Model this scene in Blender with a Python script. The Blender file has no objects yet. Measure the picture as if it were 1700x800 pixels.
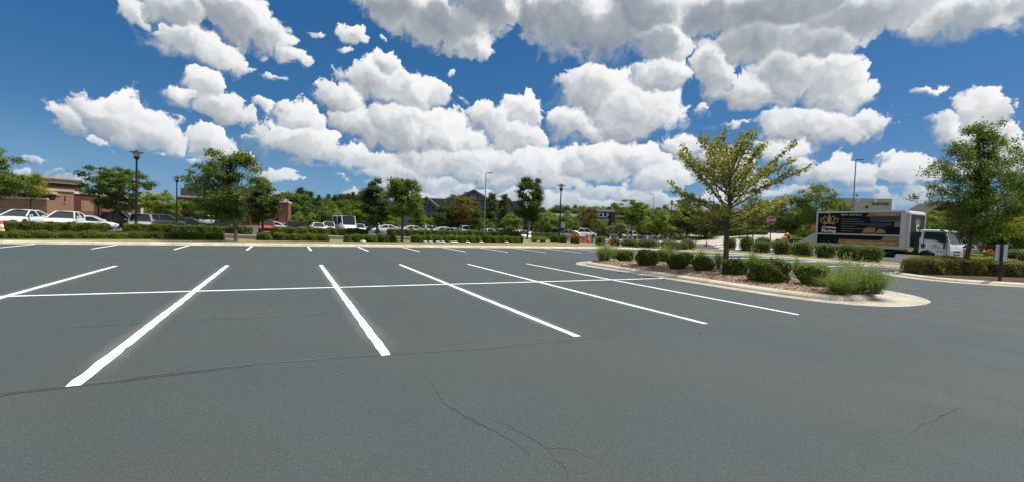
import bpy, bmesh, math, random
import numpy as np
from mathutils import Vector, Matrix, Euler

random.seed(7)
rng = np.random.default_rng(7)
scene = bpy.context.scene
C = scene.collection
PI = math.pi

# ------------------------------------------------------------------ camera
FPX, YAW, PITCH, ROLL, CAMH = 726.87, .4756, -.0318, .0375, 1.56
_cy, _sy = math.cos(YAW), math.sin(YAW)
FWD = Vector((_sy * math.cos(PITCH), _cy * math.cos(PITCH), math.sin(PITCH)))
_rt = Vector((_cy, -_sy, 0)); _up = _rt.cross(FWD)
RGT = _rt * math.cos(ROLL) + _up * math.sin(ROLL)
UPV = _up * math.cos(ROLL) - _rt * math.sin(ROLL)
cam = bpy.data.cameras.new("camera")
cam.sensor_fit = 'HORIZONTAL'; cam.sensor_width = 36.0
cam.lens = 36.0 * FPX / 1700.0
cam.clip_start = 0.1; cam.clip_end = 20000
cam_ob = bpy.data.objects.new("camera", cam); C.objects.link(cam_ob)
m = Matrix((RGT, UPV, -FWD)).transposed().to_4x4()
m.translation = (0, 0, CAMH)
cam_ob.matrix_world = m
scene.camera = cam_ob


def ray(px, py):
    return FWD + RGT * ((px - 850) / FPX) + UPV * ((400 - py) / FPX)


def hor(px):
    return 400 + FPX * (FWD.z + RGT.z * (px - 850) / FPX) / UPV.z


def gp(px, py, z=0.0):
    """world x, y of the ground point (height z) seen along a direction of the site survey"""
    d = ray(px, py); t = (z - CAMH) / d.z
    return (d.x * t, d.y * t)


def at(px, D):
    """world x, y at view depth D (metres) along the bearing px"""
    d = ray(px, hor(px)); return (d.x * D, d.y * D)


def zh(px, py, D):
    """height of a point seen at py at view depth D"""
    return CAMH + ray(px, py).z * D


# ------------------------------------------------------------------ sun, sky, exposure
SUN_EL = math.radians(64)
SUN_DIR = Vector((0.95, -0.31, 0)).normalized()
SUN_AZ = math.atan2(SUN_DIR.x, SUN_DIR.y)          # clockwise from +Y
sun = bpy.data.lights.new("sun", 'SUN'); sun.energy = 4.9; sun.angle = math.radians(0.5)
sun.color = (1.0, 0.955, 0.88)
sun_ob = bpy.data.objects.new("sun", sun); C.objects.link(sun_ob)
sd = Vector((SUN_DIR.x * math.cos(SUN_EL), SUN_DIR.y * math.cos(SUN_EL), math.sin(SUN_EL)))
sun_ob.rotation_euler = sd.to_track_quat('Z', 'Y').to_euler()
scene.view_settings.view_transform = 'Standard'
scene.view_settings.look = 'None'
scene.view_settings.exposure = 0.15
scene.view_settings.gamma = 1.0
scene.view_settings.use_curve_mapping = False
scene.render.film_transparent = False
scene.cycles.max_bounces = 6
scene.cycles.diffuse_bounces = 2
scene.cycles.glossy_bounces = 3
scene.cycles.transmission_bounces = 3
scene.cycles.transparent_max_bounces = 6
scene.cycles.caustics_reflective = False
scene.cycles.caustics_refractive = False

world = bpy.data.worlds.new("World"); scene.world = world
world.use_nodes = True
WT = world.node_tree; WT.nodes.clear()
SKY_STRENGTH = 0.1
SKYTINT = (.66, .86, 1.07, 1)


class NB:
    """small node-building helper: each call adds a node and returns its output socket"""
    def __init__(s, nt): s.nt = nt
    def new(s, t): return s.nt.nodes.new(t)
    def put(s, n, i, v):
        if v is None: return
        if isinstance(v, bpy.types.NodeSocket): s.nt.links.new(v, n.inputs[i])
        else: n.inputs[i].default_value = v
    def math(s, op, a=None, b=None, c=None, clamp=False):
        n = s.new('ShaderNodeMath'); n.operation = op; n.use_clamp = clamp
        s.put(n, 0, a); s.put(n, 1, b); s.put(n, 2, c); return n.outputs[0]
    def vec(s, op, a=None, b=None, c=None, out=0):
        n = s.new('ShaderNodeVectorMath'); n.operation = op
        s.put(n, 0, a); s.put(n, 1, b)
        if c is not None: s.put(n, 2, c)
        return n.outputs[out]
    def noise(s, v, scale, detail=4, rough=.5, dim='3D', lac=2.0, out=0, norm=True):
        n = s.new('ShaderNodeTexNoise'); n.noise_dimensions = dim; n.normalize = norm
        s.put(n, 'Vector', v); s.put(n, 'Scale', scale); s.put(n, 'Detail', detail); s.put(n, 'Roughness', rough); s.put(n, 'Lacunarity', lac)
        return n.outputs[out]
    def maprange(s, v, a, b, c=0., d=1., smooth=True):
        n = s.new('ShaderNodeMapRange'); n.interpolation_type = 'SMOOTHSTEP' if smooth else 'LINEAR'; n.clamp = True
        s.put(n, 'Value', v); s.put(n, 'From Min', a); s.put(n, 'From Max', b); s.put(n, 'To Min', c); s.put(n, 'To Max', d)
        return n.outputs[0]
    def mix(s, f, a, b, mode='MIX'):
        n = s.new('ShaderNodeMix'); n.data_type = 'RGBA'; n.blend_type = mode
        s.put(n, 0, f); s.put(n, 6, a); s.put(n, 7, b); return n.outputs[2]
    def ramp(s, f, stops, mode='LINEAR'):
        n = s.new('ShaderNodeValToRGB'); s.put(n, 0, f); r = n.color_ramp; r.interpolation = mode
        while len(r.elements) < len(stops): r.elements.new(.5)
        for e, (p, c) in zip(r.elements, stops): e.position = p; e.color = (*c, 1) if len(c) == 3 else c
        return n.outputs[0]


W = NB(WT)
skyn = W.new('ShaderNodeTexSky'); skyn.sky_type = 'NISHITA'; skyn.sun_disc = False
skyn.sun_elevation = SUN_EL; skyn.sun_rotation = SUN_AZ
skyn.altitude = 0; skyn.air_density = 1.0; skyn.dust_density = 0.2; skyn.ozone_density = 2.2
tc = W.new('ShaderNodeTexCoord')
dirv = tc.outputs['Generated']
sep = W.new('ShaderNodeSeparateXYZ'); WT.links.new(dirv, sep.inputs[0])
az = W.math('ARCTAN2', sep.outputs[0], sep.outputs[1])
el = W.math('ARCSINE', W.math('MINIMUM', W.math('MAXIMUM', sep.outputs[2], -1.0), 1.0))
comb = W.new('ShaderNodeCombineXYZ'); WT.links.new(az, comb.inputs[0]); WT.links.new(el, comb.inputs[1])
UV = comb.outputs[0]

# cumulus puffs of this sky: bearing / elevation ellipses, measured on the site (x, y, rx, ry, peak)
PUFFS = [
 # upper left group
 (225,20,34,22,.8),(300,20,62,30,1),(385,28,72,42,1),(440,62,48,32,1),(478,92,30,16,.8),(322,76,76,30,1),(402,114,24,24,.7),(450,124,24,9,.35),(440,92,26,14,.5),
 (520,58,30,16,.42),(588,63,32,20,.6),(635,62,12,6,.3),(568,86,14,8,.3),
 # top middle
 (655,12,70,36,1),(740,35,92,46,1),(805,15,66,44,1),(785,74,34,24,.9),(745,120,16,10,.28),
 # left cumulus
 (160,192,44,32,1.1),(205,203,72,36,1.15),(240,224,66,32,1.1),(276,244,38,22,1),(118,204,42,26,1),(150,246,52,11,.8),(30,226,24,7,.3),(60,265,40,22,.5),(108,288,26,12,.5),(40,290,30,12,.4),
 # middle left
 (345,150,34,26,1),(308,160,32,16,.9),(370,182,42,24,1),(405,196,22,22,.8),(438,178,26,14,.8),(405,224,24,8,.35),
 (498,196,33,30,1),(490,236,74,32,1),(545,250,34,22,1),(352,246,38,32,1.1),(320,272,30,12,.7),(395,262,22,22,.7),(450,298,46,14,.7),(300,305,36,16,.4),
 # tower
 (646,110,24,24,1),(632,140,64,38,1),(562,163,46,24,1),(682,158,40,34,1),(600,205,58,22,1),(685,214,112,42,1),(752,236,62,28,1),(728,160,26,24,.85),(765,165,16,10,.3),
 (798,194,34,24,1),(830,210,44,34,1),(866,194,38,38,1),(850,228,60,32,1),
 # upper middle right
 (880,25,36,40,1),(935,35,72,62,1),(1010,52,92,58,1),(1062,20,82,52,1),(1092,72,48,42,1),(990,150,62,46,1),(1042,188,92,52,1),(1092,130,48,30,1),(960,212,54,32,1),(1112,184,14,9,.6),
 # right deck
 (1180,24,60,42,1),(1300,10,170,52,1),(1430,24,150,42,1),(1250,62,84,44,1),(1350,66,92,40,1),(1184,115,34,48,1),(1300,122,62,58,1),(1252,150,44,36,1),(1382,140,58,50,1),(1422,158,44,36,1),(1360,210,100,34,1),(1436,200,44,24,.9),(1168,180,20,14,.6),
 (1560,40,60,30,1),(1625,28,90,38,1),(1690,8,60,26,1),(1556,153,34,8,.5),
 (1628,186,46,32,1),(1578,214,46,28,.9),(1640,232,60,34,.8),(1210,212,60,12,.45),
 # low band
 (600,268,86,24,1),(660,290,110,30,.9),(760,275,120,40,1),(880,285,120,42,1),(980,275,84,40,1),(1050,268,48,28,1),(1095,300,60,30,.9),(1010,318,130,24,.8),(800,322,220,20,.7),(560,300,60,20,.6),
 (1130,245,56,20,.6),(700,330,120,22,.9),(900,335,160,24,.9),(580,325,70,18,.8),(1080,335,90,20,.8),(640,310,60,22,.9),(720,305,50,24,1),(840,300,40,26,1),(930,300,50,26,1),(1000,290,40,24,1),(1180,330,60,16,.7),(1240,300,50,20,.7),(1340,320,60,18,.7),(400,330,60,12,.5),(1420,305,50,26,.9),(1540,300,40,20,.8),
 (1600,290,44,26,.8),(1690,330,50,20,.7),(1470,262,34,14,.5),(1300,250,60,26,.8),(1260,235,40,16,.5),(250,262,36,12,.5),(330,250,22,20,.9),(1190,262,80,26,.55),(1210,292,90,28,.6),(1385,290,84,34,.9),(1490,296,66,34,.9),(1560,320,80,24,.7),(1682,272,60,34,.9),(1650,318,70,28,.7),(1330,270,34,16,.6),(1290,322,90,20,.5),(1440,325,100,20,.6),(500,325,110,16,.5),
]
RAD = math.degrees(1)


def uv_of(px, py):
    d = ray(px, py).normalized(); return math.atan2(d.x, d.y), math.asin(d.z)


PUFF_UV = []
for (x, y, rx, ry, pk) in PUFFS:
    u, v = uv_of(x, y)
    du = abs(uv_of(x + rx, y)[0] - uv_of(x - rx, y)[0]) / 2
    dv = abs(uv_of(x, y - ry)[1] - uv_of(x, y + ry)[1]) / 2
    PUFF_UV.append((u, v, du, dv, pk))


def puff_field(P, lv):
    """depth inside the puffs, and how far towards the light a point sits on its own puff"""
    acc = sh = None
    for i, (u, v, du, dv, pk) in enumerate(PUFF_UV):
        if i % 12 == 11:                            # keeps the evaluation in order (fewer live values)
            P = W.vec('ADD', P, W.vec('SCALE', (1e-9, 0, 0), None)); P.node.inputs[1].links[0].from_node.inputs['Scale'].default_value = 0
            WT.links.new(W.math('ADD', acc, sh), P.node.inputs[1].links[0].from_node.inputs['Scale'])
        q = W.vec('MULTIPLY_ADD', P, (1 / du, 1 / dv, 0), (-u / du, -v / dv, 0))
        L = W.vec('LENGTH', q, out=1)
        s = (min(du, dv) / .05) ** .5
        f = W.math('MULTIPLY_ADD', L, -s, pk * s)
        t = W.vec('DOT_PRODUCT', q, (lv[0], lv[1], 0), out=1)
        if acc is None:
            acc, sh = f, t
        else:
            k = W.math('MULTIPLY_ADD', W.math('SUBTRACT', f, acc), 3.0, .5, clamp=True)
            sh = W.math('ADD', sh, W.math('MULTIPLY', W.math('SUBTRACT', t, sh), k))
            acc = W.math('SMOOTH_MAX', acc, f, .12)
    return acc, sh
LV = (.45, .9)                                      # direction of the light across the sky, bearing / elevation


def billow(P, sc):
    n = W.new('ShaderNodeTexVoronoi'); n.voronoi_dimensions = '2D'; n.feature = 'SMOOTH_F1'; n.normalize = True
    W.put(n, 'Vector', P); W.put(n, 'Scale', sc); W.put(n, 'Detail', 2.0); W.put(n, 'Roughness', .45); W.put(n, 'Lacunarity', 2.3); W.put(n, 'Smoothness', .25)
    return n.outputs['Distance']


warp = W.noise(UV, 14.0, 5, .6, '2D', out=1)
warp = W.vec('SUBTRACT', warp, (.5, .5, .5))
P1 = W.vec('MULTIPLY_ADD', warp, (.075, .060, 0), UV)
P3 = W.vec('ADD', P1, (LV[0] * .010, LV[1] * .010, 0))
F1, form = puff_field(P1, LV)
# the rest of the dome, outside this view: the same broken cumulus, laid on a flat layer
zc = W.math('MAXIMUM', sep.outputs[2], .06)
lay = W.new('ShaderNodeCombineXYZ')
WT.links.new(W.math('DIVIDE', sep.outputs[0], zc), lay.inputs[0]); WT.links.new(W.math('DIVIDE', sep.outputs[1], zc), lay.inputs[1])
gen = W.math('MULTIPLY_ADD', W.noise(lay.outputs[0], .9, 5, .5, '2D'), 3.0, -1.62)
daz = W.math('ABSOLUTE', W.math('SUBTRACT', az, YAW))
outm = W.math('MAXIMUM', W.maprange(daz, .92, 1.12), W.maprange(el, .54, .66))
gen = W.math('ADD', gen, W.math('MULTIPLY_ADD', outm, 3.0, -3.0))
strat = W.noise(W.vec('MULTIPLY', UV, (5.0, 26.0, 1)), 1.0, 3, .5, '2D')
F1 = W.math('ADD', F1, W.math('MULTIPLY', W.math('SUBTRACT', strat, .52), W.maprange(el, .17, .06, 0, 2.6)))
F1 = W.math('MAXIMUM', F1, gen)
B1 = billow(P1, 13.0)
B3 = billow(P3, 13.0)
fine = W.noise(P1, 60.0, 4, .6, '2D')
B2 = billow(W.vec('ADD', P1, (.37, .11, 0)), 34.0)
dens = W.math('ADD', F1, W.math('MULTIPLY_ADD', B1, -.92, .38))
dens = W.math('ADD', dens, W.math('MULTIPLY_ADD', B2, -.62, .24))
dens = W.math('ADD', dens, W.math('MULTIPLY_ADD', fine, .34, -.17))
veil = W.math('ADD', F1, W.math('MULTIPLY_ADD', W.noise(P1, 24.0, 5, .65, '2D'), 2.6, -1.55))
form = W.math('MINIMUM', W.math('MAXIMUM', form, -1.2), 1.2)
soft = W.math('MULTIPLY', W.maprange(W.noise(UV, 7.0, 2, .5, '2D'), .35, .66, .35, 1.0), W.maprange(form, -.7, .55, .75, .13))
mask = W.maprange(dens, -.02, W.math('ADD', soft, .02))
mask = W.math('MAXIMUM', mask, W.maprange(veil, .0, .95, 0, .5))
relief = W.math('SUBTRACT', B3, B1)
thick = W.maprange(F1, .10, .65)
over = W.maprange(el, .22, .52)
sh = W.math('MULTIPLY_ADD', form, .44, .60)
sh = W.math('MULTIPLY_ADD', relief, W.math('MULTIPLY_ADD', over, -.45, .75), sh)
sh = W.math('MULTIPLY_ADD', W.math('SUBTRACT', fine, .5), .10, sh)
sh = W.math('MULTIPLY_ADD', W.math('MULTIPLY', thick, over), -.66, sh)
sh = W.math('MULTIPLY_ADD', W.math('SUBTRACT', .42, B1), .30, sh)
sh = W.math('MULTIPLY_ADD', W.math('SUBTRACT', .40, B2), .20, sh)
ccol = W.ramp(sh, [(0.0, (.30, .345, .40)), (.34, (.44, .485, .52)), (.60, (.68, .71, .73)), (.80, (.95, .95, .95)), (1.0, (1.08, 1.07, 1.05))])
ccol = W.vec('SCALE', ccol, None)
ccol.node.inputs['Scale'].default_value = 1.0 / SKY_STRENGTH * .82
# deep summer blue: one exponent and gain per channel
sx = W.new('ShaderNodeSeparateXYZ'); WT.links.new(W.vec('MULTIPLY', skyn.outputs[0], tuple(SKY_STRENGTH * c for c in SKYTINT[:3])), sx.inputs[0])
cb = W.new('ShaderNodeCombineXYZ')
for i_, (p_, g_) in enumerate(((1.33, .68), (.80, .445), (.68, .545))):
    WT.links.new(W.math('MULTIPLY', W.math('POWER', sx.outputs[i_], p_), g_ / SKY_STRENGTH), cb.inputs[i_])
sky_t = W.mix(W.maprange(el, .19, -.04, 0, .85), cb.outputs[0], (.17 / SKY_STRENGTH, .37 / SKY_STRENGTH, .58 / SKY_STRENGTH, 1))
low = W.maprange(el, 0.0, .20, .55, 1.0)            # low clouds pale into the air
opa = W.math('MULTIPLY', W.math('MULTIPLY', mask, .97), low)
skyc = W.mix(opa, sky_t, ccol)
bg = W.new('ShaderNodeBackground'); bg.inputs[1].default_value = SKY_STRENGTH
WT.links.new(skyc, bg.inputs[0])
wo = W.new('ShaderNodeOutputWorld'); WT.links.new(bg.outputs[0], wo.inputs[0])
world.cycles.sampling_method = 'MANUAL'; world.cycles.sample_map_resolution = 512

# ------------------------------------------------------------------ helpers
class MB:
    """collects shapes and links them as one mesh object"""
    def __init__(s): s.v = []; s.f = []; s.mi = []; s.m = 0
    def add(s, vs, fs):
        b = len(s.v); s.v += [tuple(v) for v in vs]; s.f += [tuple(b + i for i in f) for f in fs]; s.mi += [s.m] * len(fs); return s
    def box(s, x0, x1, y0, y1, z0, z1, M=None):
        vs = [(x, y, z) for x in (x0, x1) for y in (y0, y1) for z in (z0, z1)]
        if M is not None: vs = [M @ Vector(v) for v in vs]
        return s.add(vs, [(0, 1, 3, 2), (4, 6, 7, 5), (0, 4, 5, 1), (2, 3, 7, 6), (0, 2, 6, 4), (1, 5, 7, 3)])
    def tube(s, pts, rad, n=8, cap=True):
        pts = [Vector(p) for p in pts]; k = len(pts)
        if not hasattr(rad, '__len__'): rad = [rad] * k
        vs = []; fs = []
        ref = Vector((.31, .52, .8))
        for i, p in enumerate(pts):
            t = (pts[min(i + 1, k - 1)] - pts[max(i - 1, 0)]).normalized()
            a = t.cross(ref)
            if a.length < .05: a = t.cross(Vector((1, 0, 0)))
            a.normalize(); b = t.cross(a)
            for j in range(n):
                q = 2 * PI * j / n; vs.append(p + (a * math.cos(q) + b * math.sin(q)) * rad[i])
        for i in range(k - 1):
            for j in range(n):
                j2 = (j + 1) % n; fs.append((i * n + j, i * n + j2, (i + 1) * n + j2, (i + 1) * n + j))
        if cap: fs.append(tuple(range(n))[::-1]); fs.append(tuple((k - 1) * n + j for j in range(n)))
        return s.add(vs, fs)
    def lathe(s, prof, n=16, c=(0, 0, 0), axis='z', cap=True):
        vs = []; fs = []
        for (r, z) in prof:
            for j in range(n):
                q = 2 * PI * j / n; a, b = r * math.cos(q), r * math.sin(q)
                p = (a, b, z) if axis == 'z' else ((a, z, b) if axis == 'y' else (z, a, b))
                vs.append((p[0] + c[0], p[1] + c[1], p[2] + c[2]))
        k = len(prof)
        for i in range(k - 1):
            for j in range(n):
                j2 = (j + 1) % n; fs.append((i * n + j, i * n + j2, (i + 1) * n + j2, (i + 1) * n + j))
        if cap: fs.append(tuple(range(n))[::-1]); fs.append(tuple((k - 1) * n + j for j in range(n)))
        return s.add(vs, fs)
    def prism(s, poly, z0, z1, M=None):
        """polygon (x, y) extruded z0..z1"""
        n = len(poly); vs = [(x, y, z0) for x, y in poly] + [(x, y, z1) for x, y in poly]
        if M is not None: vs = [M @ Vector(v) for v in vs]
        return s.add(vs, [tuple(range(n))[::-1], tuple(range(n, 2 * n))] + [(i, (i + 1) % n, n + (i + 1) % n, n + i) for i in range(n)])
    def mesh(s, name, mats, smooth=False):
        me = bpy.data.meshes.new(name); me.from_pydata(s.v, [], s.f)
        for mt in (mats if isinstance(mats, (list, tuple)) else [mats]): me.materials.append(mt)
        if any(s.mi): me.polygons.foreach_set('material_index', s.mi)
        bm = bmesh.new(); bm.from_mesh(me); bmesh.ops.recalc_face_normals(bm, faces=bm.faces); bm.to_mesh(me); bm.free()
        if smooth:
            me.polygons.foreach_set('use_smooth', [True] * len(me.polygons))
            me.set_sharp_from_angle(angle=math.radians(38))
        me.update(); return me
    def build(s, name, mats, parent=None, smooth=False, loc=None, rz=None):
        return obj(name, s.mesh(name, mats, smooth), parent, loc, rz)


def obj(name, me, parent=None, loc=None, rz=None):
    o = bpy.data.objects.new(name, me); C.objects.link(o)
    if parent is not None: o.parent = parent
    if loc is not None: o.location = loc
    if rz is not None: o.rotation_euler = (0, 0, rz)
    return o


def tag(o, label=None, cat=None, group=None, kind=None):
    if label: o['label'] = label
    if cat: o['category'] = cat
    if group: o['group'] = group
    if kind: o['kind'] = kind
    return o


def empty(name, loc=(0, 0, 0), rz=0):
    o = bpy.data.objects.new(name, None); C.objects.link(o); o.location = loc; o.rotation_euler = (0, 0, rz)
    o.empty_display_size = .2
    return o


def copy_tree(o, parent=None):
    c = o.copy(); C.objects.link(c)
    if parent is not None: c.parent = parent
    for ch in o.children: copy_tree(ch, c)
    return c


def quads_mesh(name, V, mats, k=4):
    """V: (n, k, 3) array of loose polygons"""
    V = np.asarray(V, np.float32); n = V.shape[0]
    me = bpy.data.meshes.new(name)
    me.vertices.add(n * k); me.vertices.foreach_set('co', V.reshape(-1))
    me.loops.add(n * k); me.loops.foreach_set('vertex_index', np.arange(n * k, dtype=np.int32))
    me.polygons.add(n); me.polygons.foreach_set('loop_start', np.arange(0, n * k, k, dtype=np.int32))
    me.polygons.foreach_set('loop_total', np.full(n, k, np.int32))
    for mt in (mats if isinstance(mats, (list, tuple)) else [mats]): me.materials.append(mt)
    me.update(calc_edges=True); return me


def unit(a): return a / (np.linalg.norm(a, axis=-1, keepdims=True) + 1e-9)


def leaves(P, N, L, Wd, jit, rg, tilt=.9):
    """diamond leaves at points P facing about N; returns (n, 4, 3)"""
    n = len(P)
    N = unit(N + rg.normal(0, tilt, (n, 3)))
    a = unit(np.cross(N, rg.normal(0, 1, (n, 3)))); b = np.cross(N, a)
    sz = (L * (1 + jit * rg.uniform(-1, 1, n)))[:, None]; w = (Wd * (1 + jit * rg.uniform(-1, 1, n)))[:, None]
    k = .18 * sz * N
    return np.stack([P - a * sz * .5, P - b * w * .5 + a * sz * .05 + k * .4, P + a * sz * .5 - k, P + b * w * .5 + a * sz * .05 + k * .4], 1)


# ------------------------------------------------------------------ materials
def mat(name):
    m_ = bpy.data.materials.new(name); m_.use_nodes = True
    nt = m_.node_tree; b = nt.nodes['Principled BSDF']
    return m_, NB(nt), b


def pbr(name, col, rough=.6, metal=0., spec=.5, var=.12, vscale=4., bump=0., bscale=60., coat=0.):
    m_, N, b = mat(name)
    g = N.new('ShaderNodeTexCoord').outputs['Object']
    if var:
        n = N.noise(g, vscale, 5, .6)
        c = N.mix(N.maprange(n, .3, .7), (*[max(0, x * (1 - var)) for x in col], 1), (*[min(1, x * (1 + var)) for x in col], 1))
        N.put(b, 'Base Color', c)
    else: b.inputs['Base Color'].default_value = (*col, 1)
    b.inputs['Roughness'].default_value = rough; b.inputs['Metallic'].default_value = metal
    b.inputs['Specular IOR Level'].default_value = spec
    if coat: b.inputs['Coat Weight'].default_value = coat; b.inputs['Coat Roughness'].default_value = .05
    if bump:
        bn = N.new('ShaderNodeBump'); bn.inputs['Strength'].default_value = bump; bn.inputs['Distance'].default_value = .02
        N.put(bn, 'Height', N.noise(g, bscale, 4, .6)); N.nt.links.new(bn.outputs[0], b.inputs['Normal'])
    return m_


def leafmat(name, dark, light, tr=.40, accent=None, vs=.9):
    m_, N, b = mat(name)
    geo = N.new('ShaderNodeNewGeometry')
    rnd = geo.outputs['Random Per Island']
    pos = N.new('ShaderNodeTexCoord').outputs['Object']
    n = N.noise(pos, vs, 3, .6)
    k = N.math('ADD', N.math('MULTIPLY', rnd, .55), N.math('MULTIPLY', N.maprange(n, .32, .68), .45))
    stops = [(0, dark), (.75, light)]
    if accent: stops.append((1.0, accent))
    else: stops.append((1.0, tuple(min(1, c * 1.25) for c in light)))
    c = N.ramp(k, stops)
    N.put(b, 'Base Color', c); b.inputs['Roughness'].default_value = .5; b.inputs['Specular IOR Level'].default_value = .18
    t = N.new('ShaderNodeBsdfTranslucent'); N.put(t, 0, N.mix(1.0, c, (1.15, 1.2, .55, 1), 'MULTIPLY'))
    mx = N.new('ShaderNodeMixShader'); mx.inputs[0].default_value = tr
    N.nt.links.new(b.outputs[0], mx.inputs[1]); N.nt.links.new(t.outputs[0], mx.inputs[2])
    N.nt.links.new(mx.outputs[0], N.nt.nodes['Material Output'].inputs[0])
    return m_


def asphalt(name, col, agg=.42, stain=.20, bump=.35):
    m_, N, b = mat(name)
    g = N.new('ShaderNodeTexCoord').outputs['Object']
    big = N.noise(g, .22, 5, .6); mid = N.noise(N.vec('MULTIPLY', g, (1.0, .35, 1)), 1.3, 5, .6)
    fine = N.noise(g, 55., 3, .7); grit = N.new('ShaderNodeTexVoronoi'); N.put(grit, 'Vector', g); N.put(grit, 'Scale', 95.)
    k = N.math('MULTIPLY_ADD', big, stain * 2, 1 - stain)
    k = N.math('MULTIPLY', k, N.math('MULTIPLY_ADD', mid, stain * .9, 1 - stain * .45))
    k = N.math('MULTIPLY', k, N.math('MULTIPLY_ADD', fine, agg * 2, 1 - agg))
    k = N.math('MULTIPLY', k, N.math('MULTIPLY_ADD', grit.outputs['Distance'], agg * 1.2, 1 - agg * .45))
    # sealer brushed on in broad passes, warmer and bluer patches
    hue = N.mix(N.maprange(N.noise(g, .33, 3, .5), .35, .65), (col[0] * 1.03, col[1], col[2] * .95, 1), (col[0] * .95, col[1] * 1.0, col[2] * 1.06, 1))
    N.put(b, 'Base Color', N.mix(1.0, hue, N.vec('MULTIPLY', (1, 1, 1), N_comb(N, k)), 'MULTIPLY'))
    b.inputs['Specular IOR Level'].default_value = .3
    N.put(b, 'Roughness', N.maprange(mid, .3, .7, .68, .86))
    bn = N.new('ShaderNodeBump'); bn.inputs['Strength'].default_value = bump; bn.inputs['Distance'].default_value = .01
    N.put(bn, 'Height', N.math('ADD', fine, grit.outputs['Distance'])); N.nt.links.new(bn.outputs[0], b.inputs['Normal'])
    return m_


def N_comb(N, k):
    n = N.new('ShaderNodeCombineXYZ')
    for i in range(3): N.put(n, i, k)
    return n.outputs[0]


def brickmat(name, c1, c2, mortar, sc=1.0):
    m_, N, b = mat(name)
    g = N.new('ShaderNodeTexCoord').outputs['Object']
    # brick courses on walls of any bearing: run along x + y, rise along z
    s3 = N.new('ShaderNodeSeparateXYZ'); N.put(s3, 0, g)
    cx = N.new('ShaderNodeCombineXYZ'); N.put(cx, 0, N.math('ADD', s3.outputs[0], s3.outputs[1])); N.put(cx, 1, s3.outputs[2])
    br = N.new('ShaderNodeTexBrick'); N.put(br, 'Vector', cx.outputs[0]); N.put(br, 'Scale', sc)
    br.inputs['Brick Width'].default_value = .22; br.inputs['Row Height'].default_value = .075; br.inputs['Mortar Size'].default_value = .008
    br.inputs['Color1'].default_value = (*c1, 1); br.inputs['Color2'].default_value = (*c2, 1); br.inputs['Mortar'].default_value = (*mortar, 1)
    n = N.noise(g, .35, 4, .6)
    N.put(b, 'Base Color', N.mix(N.maprange(n, .3, .7, .0, .35), br.outputs[0], (c1[0] * .7, c1[1] * .7, c1[2] * .75, 1)))
    b.inputs['Roughness'].default_value = .85; b.inputs['Specular IOR Level'].default_value = .2
    return m_


def glassmat(name, col=(.02, .028, .032), rough=.04):
    m_, N, b = mat(name)
    b.inputs['Base Color'].default_value = (*col, 1); b.inputs['Roughness'].default_value = rough
    b.inputs['Specular IOR Level'].default_value = .13
    return m_


M = {}
M['asphalt'] = asphalt('sealed_asphalt', (.0535, .0655, .0635))
M['old_asphalt'] = asphalt('worn_asphalt', (.085, .087, .085), .15, .2, .1)
M['concrete'] = pbr('kerb_concrete', (.385, .345, .275), .85, var=.16, vscale=1.6, bump=.25, bscale=45)
M['gutter'] = pbr('gutter_concrete', (.345, .315, .262), .85, var=.18, vscale=1.1, bump=.2, bscale=50)
M['road_concrete'] = pbr('pale_road_concrete', (.40, .36, .31), .9, var=.12, vscale=.6)
def dirty(name, col):
    m_, N, b = mat(name)
    g = N.new('ShaderNodeTexCoord').outputs['Object']
    n = N.noise(g, 1.3, 6, .65); f = N.noise(g, 38., 4, .7); p = N.noise(g, 6., 5, .7)
    c = N.mix(N.maprange(n, .35, .65), (col[0] * .82, col[1] * .80, col[2] * .74, 1), (col[0] * 1.1, col[1] * 1.1, col[2] * 1.1, 1))
    c = N.mix(N.maprange(p, .56, .72, 0, .55), c, (col[0] * .42, col[1] * .38, col[2] * .32, 1))
    c = N.mix(N.maprange(f, .58, .75, 0, .45), c, (col[0] * .5, col[1] * .48, col[2] * .44, 1))
    N.put(b, 'Base Color', c); b.inputs['Roughness'].default_value = .88
    bn = N.new('ShaderNodeBump'); bn.inputs['Strength'].default_value = .35; bn.inputs['Distance'].default_value = .01
    N.put(bn, 'Height', N.math('ADD', f, p)); N.nt.links.new(bn.outputs[0], b.inputs['Normal'])
    return m_


M['concrete'] = dirty('kerb_concrete', (.52, .475, .385)); M['gutter'] = dirty('gutter_concrete', (.42, .385, .315))
M['seam'] = pbr('joint_dark', (.10, .09, .075), .9, var=0)
M['crack'] = pbr('crack_dark', (.040, .049, .048), .9, var=.3)
M['sealedge'] = pbr('sealer_ridge', (.075, .082, .080), .8, var=.3, vscale=3)


def paintmat():
    m_, N, b = mat('road_paint')
    g = N.new('ShaderNodeTexCoord').outputs['Object']
    n = N.noise(g, 6., 6, .7); f = N.noise(g, 70., 3, .7)
    k = N.math('ADD', N.math('MULTIPLY', n, .6), N.math('MULTIPLY', f, .4))
    N.put(b, 'Base Color', N.mix(N.maprange(k, .30, .44), (.55, .56, .55, 1), (.83, .83, .82, 1)))
    b.inputs['Roughness'].default_value = .6
    bn = N.new('ShaderNodeBump'); bn.inputs['Strength'].default_value = .2; bn.inputs['Distance'].default_value = .008
    N.put(bn, 'Height', f); N.nt.links.new(bn.outputs[0], b.inputs['Normal'])
    return m_


M['paint'] = paintmat()


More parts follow.
